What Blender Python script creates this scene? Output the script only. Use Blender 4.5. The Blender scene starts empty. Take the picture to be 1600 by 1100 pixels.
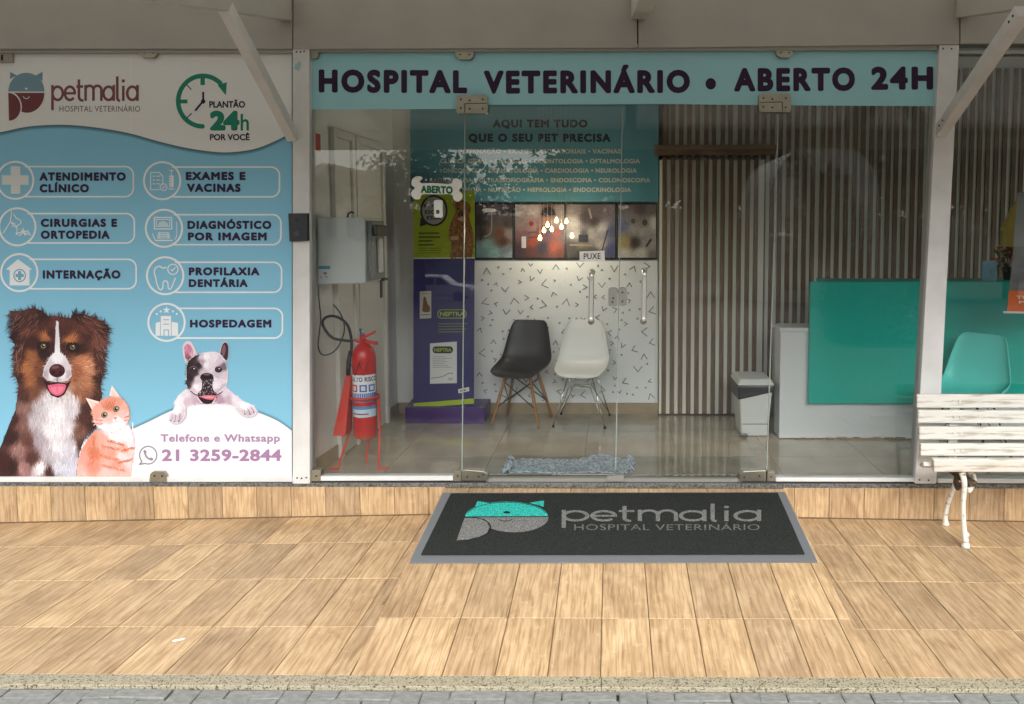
import bpy, bmesh, math, random
from mathutils import Vector, Matrix
from mathutils.geometry import tessellate_polygon
random.seed(7)
S = bpy.context.scene
COL = S.collection
R = math.radians

# ------------------------------------------------------------------ camera
F = 1150.0
CP = Vector((1.86146, -4.14764, 1.47667))
YAW, PIT, ROL = -0.0095469, 0.0658765, -0.0011948
PX, PY = 946.328, 435.920
FW = Vector((math.sin(YAW)*math.cos(PIT), math.cos(YAW)*math.cos(PIT), -math.sin(PIT)))
_r = Vector((math.cos(YAW), -math.sin(YAW), 0)); _u = _r.cross(FW)
RT = _r*math.cos(ROL)+_u*math.sin(ROL); UP = _u*math.cos(ROL)-_r*math.sin(ROL)
cam = bpy.data.cameras.new('camera'); co = bpy.data.objects.new('camera', cam); COL.objects.link(co)
co.matrix_world = Matrix((( RT.x, UP.x, -FW.x, CP.x), (RT.y, UP.y, -FW.y, CP.y), (RT.z, UP.z, -FW.z, CP.z), (0, 0, 0, 1)))
cam.sensor_fit = 'HORIZONTAL'; cam.sensor_width = 36; cam.lens = F/1600*36
cam.shift_x = (800-PX)/1600; cam.shift_y = (PY-550)/1600
cam.clip_end = 600; cam.clip_start = .05
S.camera = co

def ray(x, y): return FW + RT*((x-PX)/F) - UP*((y-PY)/F)
def at(x, y, Y=0.0):
    d = ray(x, y); return CP + d*((Y-CP.y)/d.y)
def atz(x, y, z):
    d = ray(x, y); return CP + d*((z-CP.z)/d.z)
def atx(x, y, X):
    d = ray(x, y); return CP + d*((X-CP.x)/d.x)

# ------------------------------------------------------------------ light
w = bpy.data.worlds.new('World'); S.world = w; w.use_nodes = True
nt = w.node_tree; bg = nt.nodes['Background']
sky = nt.nodes.new('ShaderNodeTexSky'); sky.sky_type = 'NISHITA'; sky.sun_disc = False
SUN_EL, SUN_AZ = 44, 172
sky.sun_elevation = R(SUN_EL); sky.sun_rotation = R(SUN_AZ); sky.dust_density = 4; sky.air_density = 1.0
hs = nt.nodes.new('ShaderNodeHueSaturation'); hs.inputs['Saturation'].default_value = .32
nt.links.new(sky.outputs[0], hs.inputs['Color']); nt.links.new(hs.outputs[0], bg.inputs[0]); bg.inputs[1].default_value = .15
sun = bpy.data.lights.new('sun', 'SUN'); sun.energy = .6; sun.angle = R(50); sun.color = (1, .985, .965)
so = bpy.data.objects.new('sun', sun); COL.objects.link(so)
_d = Vector((math.sin(R(SUN_AZ))*math.cos(R(SUN_EL)), math.cos(R(SUN_AZ))*math.cos(R(SUN_EL)), math.sin(R(SUN_EL))))
so.rotation_euler = _d.to_track_quat('Z', 'Y').to_euler(); so.location = (0, -20, 25)
S.view_settings.view_transform = 'Standard'; S.view_settings.look = 'None'; S.view_settings.gamma = 1
S.view_settings.use_curve_mapping = False
S.view_settings.exposure = 1.15
S.render.engine = 'CYCLES'
S.cycles.max_bounces = 10; S.cycles.diffuse_bounces = 6; S.cycles.glossy_bounces = 5; S.cycles.transparent_max_bounces = 24
S.cycles.sample_clamp_indirect = 4; S.cycles.caustics_reflective = False; S.cycles.caustics_refractive = False
try: S.cycles.use_denoising = True
except Exception: pass

# ------------------------------------------------------------------ materials
def lin(c):
    return tuple((v/255/12.92 if v/255 <= .04045 else ((v/255+.055)/1.055)**2.4) for v in c)
M = {}
def mat(name, col, rough=.6, metal=0., spec=.5, noise=0., nscale=20., bump=0., bscale=60., col2=None, srgb=True, emit=0., stretch=(1, 1, 1), detail=6., lo=.35, hi=.65):
    m = bpy.data.materials.new(name); m.use_nodes = True; nt = m.node_tree; b = nt.nodes['Principled BSDF']
    c = lin(col) if srgb else col
    b.inputs['Base Color'].default_value = (*c, 1); b.inputs['Roughness'].default_value = rough; b.inputs['Metallic'].default_value = metal
    b.inputs['Specular IOR Level'].default_value = spec
    if emit: b.inputs['Emission Color'].default_value = (*c, 1); b.inputs['Emission Strength'].default_value = emit
    if noise or col2 or bump:
        tc = nt.nodes.new('ShaderNodeTexCoord'); mp = nt.nodes.new('ShaderNodeMapping'); mp.inputs['Scale'].default_value = stretch
        nt.links.new(tc.outputs['Object'], mp.inputs[0])
    if noise or col2:
        n = nt.nodes.new('ShaderNodeTexNoise'); n.inputs['Scale'].default_value = nscale; n.inputs['Detail'].default_value = detail
        nt.links.new(mp.outputs[0], n.inputs['Vector'])
        r = nt.nodes.new('ShaderNodeValToRGB'); nt.links.new(n.outputs['Fac'], r.inputs[0])
        c2 = (lin(col2) if srgb else col2) if col2 else tuple(v*(1-noise) for v in c)
        r.color_ramp.elements[0].position = lo; r.color_ramp.elements[1].position = hi
        r.color_ramp.elements[0].color = (*c2, 1); r.color_ramp.elements[1].color = (*c, 1)
        nt.links.new(r.outputs[0], b.inputs['Base Color'])
        if emit: nt.links.new(r.outputs[0], b.inputs['Emission Color'])
    if bump:
        n2 = nt.nodes.new('ShaderNodeTexNoise'); n2.inputs['Scale'].default_value = bscale; n2.inputs['Detail'].default_value = 4
        nt.links.new(mp.outputs[0], n2.inputs['Vector'])
        bp = nt.nodes.new('ShaderNodeBump'); bp.inputs['Strength'].default_value = bump; bp.inputs['Distance'].default_value = .004
        nt.links.new(n2.outputs['Fac'], bp.inputs['Height']); nt.links.new(bp.outputs[0], b.inputs['Normal'])
    M[name] = m; return m

def wood_tile():
    m = bpy.data.materials.new('wood_look_tile'); m.use_nodes = True; nt = m.node_tree; b = nt.nodes['Principled BSDF']; L = nt.links.new
    tc = nt.nodes.new('ShaderNodeTexCoord'); oi = nt.nodes.new('ShaderNodeObjectInfo')
    cm = nt.nodes.new('ShaderNodeCombineXYZ')
    mu = nt.nodes.new('ShaderNodeMath'); mu.operation = 'MULTIPLY'; mu.inputs[1].default_value = 37; L(oi.outputs['Random'], mu.inputs[0])
    for i in range(3): L(mu.outputs[0], cm.inputs[i])
    ad = nt.nodes.new('ShaderNodeVectorMath'); ad.operation = 'ADD'; L(tc.outputs['Object'], ad.inputs[0]); L(cm.outputs[0], ad.inputs[1])
    def ns(sc, st, det=6, dist=0.):
        mp = nt.nodes.new('ShaderNodeMapping'); mp.inputs['Scale'].default_value = st; L(ad.outputs[0], mp.inputs[0])
        n = nt.nodes.new('ShaderNodeTexNoise'); n.inputs['Scale'].default_value = sc; n.inputs['Detail'].default_value = det; n.inputs['Distortion'].default_value = dist
        L(mp.outputs[0], n.inputs['Vector']); return n.outputs['Fac']
    def ramp(f, stops):
        r = nt.nodes.new('ShaderNodeValToRGB'); L(f, r.inputs[0]); e = r.color_ramp.elements
        while len(e) < len(stops): e.new(.5)
        for k, (p, c) in enumerate(stops): e[k].position = p; e[k].color = (*c, 1)
        return r.outputs[0]
    def mix(f, a, bb, mode='MIX'):
        x = nt.nodes.new('ShaderNodeMix'); x.data_type = 'RGBA'; x.blend_type = mode
        if isinstance(f, float): x.inputs[0].default_value = f
        else: L(f, x.inputs[0])
        L(a, x.inputs[6]); L(bb, x.inputs[7]); return x.outputs[2]
    broad = ramp(ns(11, (1, .42, 1), 4, 1.), [(.28, (.42, .292, .170)), (.5, (.51, .366, .217)), (.72, (.59, .438, .275))])
    fine = ramp(ns(70, (1, .10, 1), 7, .8), [(.32, (.72, .67, .61)), (.5, (1, 1, 1)), (.75, (1.06, 1.06, 1.05))])
    c = mix(.6, broad, fine, 'MULTIPLY')
    pores = ramp(ns(150, (1, .045, 1), 4), [(.34, (.66, .6, .54)), (.48, (1, 1, 1)), (.7, (1.06, 1.06, 1.05))])
    c = mix(.7, c, pores, 'MULTIPLY')
    spk = ramp(ns(90, (1, .5, 1), 2), [(.22, (.5, .45, .4)), (.3, (1, 1, 1))])
    c = mix(.6, c, spk, 'MULTIPLY')
    grime = ramp(ns(3.2, (1, 1, 1), 6, .5), [(.32, (.80, .78, .76)), (.55, (1, 1, 1))])
    c = mix(.5, c, grime, 'MULTIPLY')
    # cathedral figure
    wv = nt.nodes.new('ShaderNodeTexWave'); wv.wave_type = 'RINGS'; wv.rings_direction = 'Y'
    mp = nt.nodes.new('ShaderNodeMapping'); mp.inputs['Scale'].default_value = (1, .16, 1); L(ad.outputs[0], mp.inputs[0]); L(mp.outputs[0], wv.inputs['Vector'])
    wv.inputs['Scale'].default_value = 14; wv.inputs['Distortion'].default_value = 7; wv.inputs['Detail'].default_value = 2; wv.inputs['Detail Scale'].default_value = 1.6
    fig = ramp(wv.outputs['Fac'], [(0., (.72, .66, .58)), (.4, (1, 1, 1)), (1, (1.05, 1.05, 1.04))])
    c = mix(.6, c, fig, 'MULTIPLY')
    kn = ramp(ns(5, (1, .6, 1), 2, 1.2), [(.28, (.62, .55, .5)), (.38, (1, 1, 1))])
    c = mix(.4, c, kn, 'MULTIPLY')
    pale = ramp(ns(34, (1, 1, 1), 3), [(.62, (0, 0, 0)), (.75, (.35, .35, .35))])
    pc = nt.nodes.new('ShaderNodeRGB'); pc.outputs[0].default_value = (.70, .56, .38, 1)
    c = mix(pale, c, pc.outputs[0])
    wn = nt.nodes.new('ShaderNodeTexWhiteNoise'); wn.noise_dimensions = '1D'; L(oi.outputs['Random'], wn.inputs['W'])
    tint = ramp(wn.outputs['Value'], [(0, (.78, .765, .76)), (.3, (.92, .89, .85)), (.65, (.98, .95, .90)), (1, (1.08, 1.06, 1.0))])
    c = mix(1., c, tint, 'MULTIPLY')
    L(c, b.inputs['Base Color'])
    rr = nt.nodes.new('ShaderNodeMapRange'); rr.inputs[3].default_value = .42; rr.inputs[4].default_value = .62; L(ns(12, (1, 1, 1)), rr.inputs[0]); L(rr.outputs[0], b.inputs['Roughness'])
    bp = nt.nodes.new('ShaderNodeBump'); bp.inputs['Strength'].default_value = .15; bp.inputs['Distance'].default_value = .002
    L(ns(60, (1, .06, 1), 5), bp.inputs['Height']); L(bp.outputs[0], b.inputs['Normal'])
    M['wood'] = m
wood_tile()

def granite(name, cols, scale):
    m = bpy.data.materials.new(name); m.use_nodes = True; nt = m.node_tree; b = nt.nodes['Principled BSDF']; L = nt.links.new
    tc = nt.nodes.new('ShaderNodeTexCoord')
    n = nt.nodes.new('ShaderNodeTexNoise'); n.inputs['Scale'].default_value = scale; n.inputs['Detail'].default_value = 5; n.inputs['Roughness'].default_value = .65; L(tc.outputs['Object'], n.inputs['Vector'])
    r = nt.nodes.new('ShaderNodeValToRGB'); L(n.outputs['Fac'], r.inputs[0]); e = r.color_ramp.elements
    while len(e) < len(cols): e.new(.5)
    for k, (p, c) in enumerate(cols): e[k].position = p; e[k].color = (*lin(c), 1)
    L(r.outputs[0], b.inputs['Base Color']); b.inputs['Roughness'].default_value = .5
    M[name] = m
granite('granite_beige', [(.36, (48, 46, 42)), (.43, (112, 106, 90)), (.48, (158, 150, 126)), (.55, (172, 165, 142)), (.61, (138, 128, 104)), (.67, (92, 88, 78))], 130)
granite('granite_dark', [(.36, (38, 38, 38)), (.5, (92, 92, 90)), (.58, (120, 119, 114)), (.68, (70, 70, 70))], 90)

def art_mat():
    m = bpy.data.materials.new('printed_vinyl'); m.use_nodes = True; nt = m.node_tree; b = nt.nodes['Principled BSDF']
    a = nt.nodes.new('ShaderNodeVertexColor'); a.layer_name = 'Col'; nt.links.new(a.outputs[0], b.inputs['Base Color'])
    b.inputs['Roughness'].default_value = .55; b.inputs['Specular IOR Level'].default_value = .3; M['art'] = m
    m2 = m.copy(); m2.name = 'carpet_print'; b2 = m2.node_tree.nodes['Principled BSDF']; b2.inputs['Roughness'].default_value = .95; b2.inputs['Specular IOR Level'].default_value = .05
    nt = m2.node_tree; tc = nt.nodes.new('ShaderNodeTexCoord'); n = nt.nodes.new('ShaderNodeTexNoise'); n.inputs['Scale'].default_value = 170; n.inputs['Detail'].default_value = 3
    nt.links.new(tc.outputs['Object'], n.inputs['Vector']); r = nt.nodes.new('ShaderNodeValToRGB'); nt.links.new(n.outputs['Fac'], r.inputs[0])
    r.color_ramp.elements[0].position = .38; r.color_ramp.elements[0].color = (.42, .42, .42, 1); r.color_ramp.elements[1].position = .62; r.color_ramp.elements[1].color = (1.15, 1.15, 1.15, 1)
    x = nt.nodes.new('ShaderNodeMix'); x.data_type = 'RGBA'; x.blend_type = 'MULTIPLY'; x.inputs[0].default_value = 1
    vc = [q for q in nt.nodes if q.type == 'VERTEX_COLOR'][0]
    nt.links.new(vc.outputs[0], x.inputs[6]); nt.links.new(r.outputs[0], x.inputs[7]); nt.links.new(x.outputs[2], b2.inputs['Base Color']); M['carpet'] = m2
art_mat()

def glass():
    m = bpy.data.materials.new('clear_glass'); m.use_nodes = True; nt = m.node_tree; nt.nodes.clear(); L = nt.links.new
    o = nt.nodes.new('ShaderNodeOutputMaterial'); mx = nt.nodes.new('ShaderNodeMixShader'); t = nt.nodes.new('ShaderNodeBsdfTransparent'); g = nt.nodes.new('ShaderNodeBsdfGlossy')
    fr = nt.nodes.new('ShaderNodeFresnel'); fr.inputs[0].default_value = 1.5
    t.inputs[0].default_value = (.975, .986, .98, 1); g.inputs['Roughness'].default_value = 0.0
    L(fr.outputs[0], mx.inputs[0]); L(t.outputs[0], mx.inputs[1]); L(g.outputs[0], mx.inputs[2]); L(mx.outputs[0], o.inputs[0]); M['glass'] = m
glass()
mat('glass_edge', (150, 162, 154), .25)
mat('white_alu', (216, 217, 215), .45, noise=.13, nscale=6, bump=.05)
mat('grey_alu', (150, 150, 142), .4, metal=.3)
mat('beige_panel', (170, 168, 160), .55, noise=.12, nscale=3, bump=.04, bscale=8)
mat('rafter_paint', (184, 184, 176), .5, noise=.06, nscale=5)
mat('dark_gap', (46, 44, 38), .8)
mat('steel', (160, 157, 142), .32, metal=.85, noise=.12, nscale=30)
mat('handle_steel', (226, 224, 216), .28, metal=.75)
mat('chrome', (214, 212, 206), .16, metal=1.)
mat('screw', (60, 58, 52), .5, metal=.6)
mat('black_plastic', (22, 22, 24), .35)
mat('white_plastic', (222, 224, 220), .4)
mat('grout', (118, 98, 72), .9, noise=.3, nscale=40)
mat('concrete', (140, 140, 136), .9, noise=.25, nscale=25, bump=.3)
mat('paver', (134, 136, 132), .88, noise=.3, nscale=28, bump=.5, bscale=120)
mat('asphalt', (86, 86, 86), .92, noise=.3, nscale=60, bump=.4)
mat('wall_white', (234, 234, 230), .75, noise=.03, nscale=4)
mat('wallpaper', (234, 237, 237), .7)
mat('door_white', (226, 225, 218), .55)
mat('skirting', (164, 146, 118), .5, noise=.12, nscale=15)
mat('floor_tile', (170, 164, 148), .05, spec=.85, noise=.12, nscale=3.5, col2=(150, 144, 128))
mat('slat_light', (232, 234, 222), .6)
mat('slat_brown', (132, 108, 86), .5, col2=(98, 78, 60), nscale=9, stretch=(6, 6, .5))
mat('rail_wood', (132, 104, 80), .5, col2=(100, 76, 58), nscale=9, stretch=(.5, 6, 6))
mat('desk_white', (226, 229, 230), .45, noise=.03, nscale=5)
mat('teal', (26, 184, 168), .3)
mat('turquoise', (112, 232, 222), .35)
mat('red_paint', (206, 34, 26), .3, noise=.12, nscale=12)
mat('red_dull', (196, 52, 36), .5)
mat('rubber', (18, 18, 18), .5)
mat('bench_white', (218, 216, 208), .55, col2=(158, 150, 134), nscale=9, stretch=(.6, 3, 5), lo=.30, hi=.50, bump=.3, bscale=45)
mat('iron_white', (222, 220, 210), .5, col2=(120, 92, 66), nscale=30, lo=.30, hi=.42, bump=.3)
mat('rusty', (92, 74, 54), .85, col2=(40, 34, 28), nscale=40)
mat('chair_black', (34, 30, 27), .35)
mat('chair_white', (226, 228, 226), .35)
mat('beech', (176, 132, 82), .5, col2=(146, 102, 58), nscale=14, stretch=(5, 5, 1))
mat('mat_edge', (104, 108, 112), .6, bump=.3, bscale=200)
mat('totem_blue', (38, 36, 104), .35)
mat('totem_purple', (64, 24, 108), .3)
mat('liner', (38, 38, 40), .3, bump=.6, bscale=30)
mat('rug', (186, 194, 200), .95, col2=(138, 150, 164), nscale=60, lo=.42, hi=.58, bump=.3, bscale=160)
mat('bulb', (255, 214, 110), .4, emit=9.)
mat('leaf', (.055, .085, .03), .6, srgb=False, noise=.5, nscale=1.5)
mat('leaf_dark', (.035, .06, .025), .6, srgb=False, noise=.5, nscale=1.5)
mat('bark', (92, 80, 66), .9, noise=.4, nscale=8)
mat('house_wall', (206, 202, 192), .8, noise=.08, nscale=2)
mat('roof_tile', (128, 92, 74), .8, noise=.25, nscale=6)
mat('window_dark', (44, 50, 56), .12)
mat('car_white', (232, 232, 230), .2)
mat('grass', (.06, .1, .03), .9, srgb=False, noise=.5, nscale=3)
mat('canvas', (214, 210, 200), .8)
mat('orange_flower', (206, 96, 28), .6)
mat('lamp_yellow', (214, 190, 106), .7)

def translucent_fill():  # translucency added so skylight through the roof lifts fascia and lobby
    m = bpy.data.materials.new('translucent_fill_sheet'); m.use_nodes = True; nt = m.node_tree; nt.nodes.clear(); L = nt.links.new
    o = nt.nodes.new('ShaderNodeOutputMaterial'); mx = nt.nodes.new('ShaderNodeMixShader'); t = nt.nodes.new('ShaderNodeBsdfTranslucent'); d = nt.nodes.new('ShaderNodeBsdfDiffuse')
    t.inputs[0].default_value = (.80, .78, .72, 1); d.inputs[0].default_value = (.78, .76, .70, 1); mx.inputs[0].default_value = .17
    L(d.outputs[0], mx.inputs[1]); L(t.outputs[0], mx.inputs[2]); L(mx.outputs[0], o.inputs[0]); M['translucent_fill'] = m
translucent_fill()
# ------------------------------------------------------------------ builders
class MB:
    def __init__(s): s.v = []; s.f = []
    def box(s, x0, x1, y0, y1, z0, z1):
        return s.hexa([(x0, y0, z0), (x1, y0, z0), (x1, y1, z0), (x0, y1, z0)], [(x0, y0, z1), (x1, y0, z1), (x1, y1, z1), (x0, y1, z1)])
    def hexa(s, b, t):
        n = len(s.v); k = len(b); s.v += [tuple(p) for p in b]+[tuple(p) for p in t]
        s.f.append(tuple(n+i for i in reversed(range(k)))); s.f.append(tuple(n+k+i for i in range(k)))
        for i in range(k): j = (i+1) % k; s.f.append((n+i, n+j, n+k+j, n+k+i))
        return s
    def slab(s, px, Y0, Y1):
        """outline in the facade's drawing, seen at depth Y0, given real thickness back to Y1"""
        fr = [at(x, y, Y0) for x, y in px]; bk = [Vector((p.x, Y1, p.z)) for p in fr]
        n = len(s.v); k = len(px); s.v += [tuple(p) for p in fr]+[tuple(p) for p in bk]
        for t in tessellate_polygon([[Vector((x, y, 0)) for x, y in px]]):
            a, b, c = t
            if (px[b][0]-px[a][0])*(px[c][1]-px[a][1])-(px[b][1]-px[a][1])*(px[c][0]-px[a][0]) > 0: a, c = c, a
            s.f.append((n+a, n+b, n+c)); s.f.append((n+k+c, n+k+b, n+k+a))
        ar = sum(px[i][0]*px[(i+1) % k][1]-px[(i+1) % k][0]*px[i][1] for i in range(k))
        for i in range(k):
            j = (i+1) % k; q = (n+i, n+j, n+k+j, n+k+i); s.f.append(q if ar > 0 else q[::-1])
        return s
    def tube(s, path, r, n=8, caps=True):
        P = [Vector(p) for p in path]; rs = r if isinstance(r, (list, tuple)) else [r]*len(P); base = len(s.v); prev = None
        for i, p in enumerate(P):
            t = (P[min(i+1, len(P)-1)]-P[max(i-1, 0)]).normalized()
            if prev is None:
                a = Vector((0, 0, 1)) if abs(t.z) < .9 else Vector((1, 0, 0)); e1 = t.cross(a).normalized()
            else: e1 = (prev-t*prev.dot(t)).normalized()
            prev = e1; e2 = t.cross(e1)
            for k in range(n): q = p+(e1*math.cos(2*math.pi*k/n)+e2*math.sin(2*math.pi*k/n))*rs[i]; s.v.append(tuple(q))
        for i in range(len(P)-1):
            for k in range(n):
                a = base+i*n+k; b = base+i*n+(k+1) % n; s.f.append((a, b, b+n, a+n))
        if caps:
            s.f.append(tuple(base+k for k in reversed(range(n)))); s.f.append(tuple(base+(len(P)-1)*n+k for k in range(n)))
        return s
    def lathe(s, prof, c, n=24):
        base = len(s.v); c = Vector(c)
        for r, z in prof:
            for k in range(n): s.v.append((c.x+r*math.cos(2*math.pi*k/n), c.y+r*math.sin(2*math.pi*k/n), c.z+z))
        for i in range(len(prof)-1):
            for k in range(n):
                a = base+i*n+k; b = base+i*n+(k+1) % n; s.f.append((a, b, b+n, a+n))
        s.f.append(tuple(base+k for k in reversed(range(n)))); s.f.append(tuple(base+(len(prof)-1)*n+k for k in range(n)))
        return s
    def sheet(s, rows):
        n = len(s.v); k = len(rows[0])
        for r in rows: s.v += [tuple(p) for p in r]
        for i in range(len(rows)-1):
            for j in range(k-1): a = n+i*k+j; s.f.append((a, a+1, a+k+1, a+k))
        return s
    def build(s, name, m, parent=None, bevel=0, smooth=False, loc=None, solid=0, kind=None, sub=0):
        me = bpy.data.meshes.new(name); me.from_pydata([Vector(p)-Vector(loc) for p in s.v] if loc else s.v, [], s.f); me.materials.append(M[m] if isinstance(m, str) else m)
        o = link(name, me, parent, loc)
        if smooth: me.polygons.foreach_set('use_smooth', [True]*len(me.polygons))
        if solid: q = o.modifiers.new('solid', 'SOLIDIFY'); q.thickness = solid; q.offset = 0
        if sub: q = o.modifiers.new('sub', 'SUBSURF'); q.levels = sub; q.render_levels = sub
        if bevel: q = o.modifiers.new('bevel', 'BEVEL'); q.width = bevel; q.segments = 2; q.limit_method = 'ANGLE'; q.angle_limit = R(40)
        if kind: o['kind'] = kind
        return o
def world_of(p):
    m = Matrix(); ch = []
    while p: ch.append(p); p = p.parent
    for q in reversed(ch): m = m @ q.matrix_parent_inverse @ q.matrix_basis
    return m
LOCAL = set()
def link(name, me, parent=None, loc=None):
    o = bpy.data.objects.new(name, me); COL.objects.link(o)
    if loc: o.location = loc
    if parent:
        o.parent = parent
        if parent.name not in LOCAL: o.matrix_parent_inverse = world_of(parent).inverted()
        else: LOCAL.add(o.name)
    return o
def thing(name, label, cat, loc=(0, 0, 0), group=None, local=False, rz=0):
    o = bpy.data.objects.new(name, None); COL.objects.link(o); o.location = loc; o.rotation_euler = (0, 0, rz); o.empty_display_size = .1
    o['label'] = label; o['category'] = cat
    if group: o['group'] = group
    if local: LOCAL.add(o.name)
    return o
def tag(o, label, cat, group=None):
    o['label'] = label; o['category'] = cat
    if group: o['group'] = group
    return o
def structure(o): o['kind'] = 'structure'; return o

def rrect(x0, y0, x1, y1, r, n=5):
    P = []
    for cx, cy, a in ((x1-r, y0+r, -90), (x1-r, y1-r, 0), (x0+r, y1-r, 90), (x0+r, y0+r, 180)):
        for k in range(n+1): t = R(a+90*k/n); P.append((cx+r*math.cos(t), cy+r*math.sin(t)))
    return P
def ell(cx, cy, rx, ry, n=24, rot=0):
    c, s_ = math.cos(R(rot)), math.sin(R(rot)); P = []
    for k in range(n): t = 2*math.pi*k/n; a, b = rx*math.cos(t), ry*math.sin(t); P.append((cx+a*c-b*s_, cy+a*s_+b*c))
    return P
def arc(cx, cy, rx, ry, a0, a1, n=20): return [(cx+rx*math.cos(R(a0+(a1-a0)*k/n)), cy+ry*math.sin(R(a0+(a1-a0)*k/n))) for k in range(n+1)]
def smooth_line(pts, n=6):
    P = []; m = len(pts)
    for i in range(m-1):
        p0, p1, p2, p3 = pts[max(i-1, 0)], pts[i], pts[i+1], pts[min(i+2, m-1)]
        for k in range(n):
            t = k/n; P.append(tuple(.5*((2*p1[d])+(-p0[d]+p2[d])*t+(2*p0[d]-5*p1[d]+4*p2[d]-p3[d])*t*t+(-p0[d]+3*p1[d]-3*p2[d]+p3[d])*t**3) for d in range(len(p1))))
    P.append(tuple(pts[-1])); return P

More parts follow.
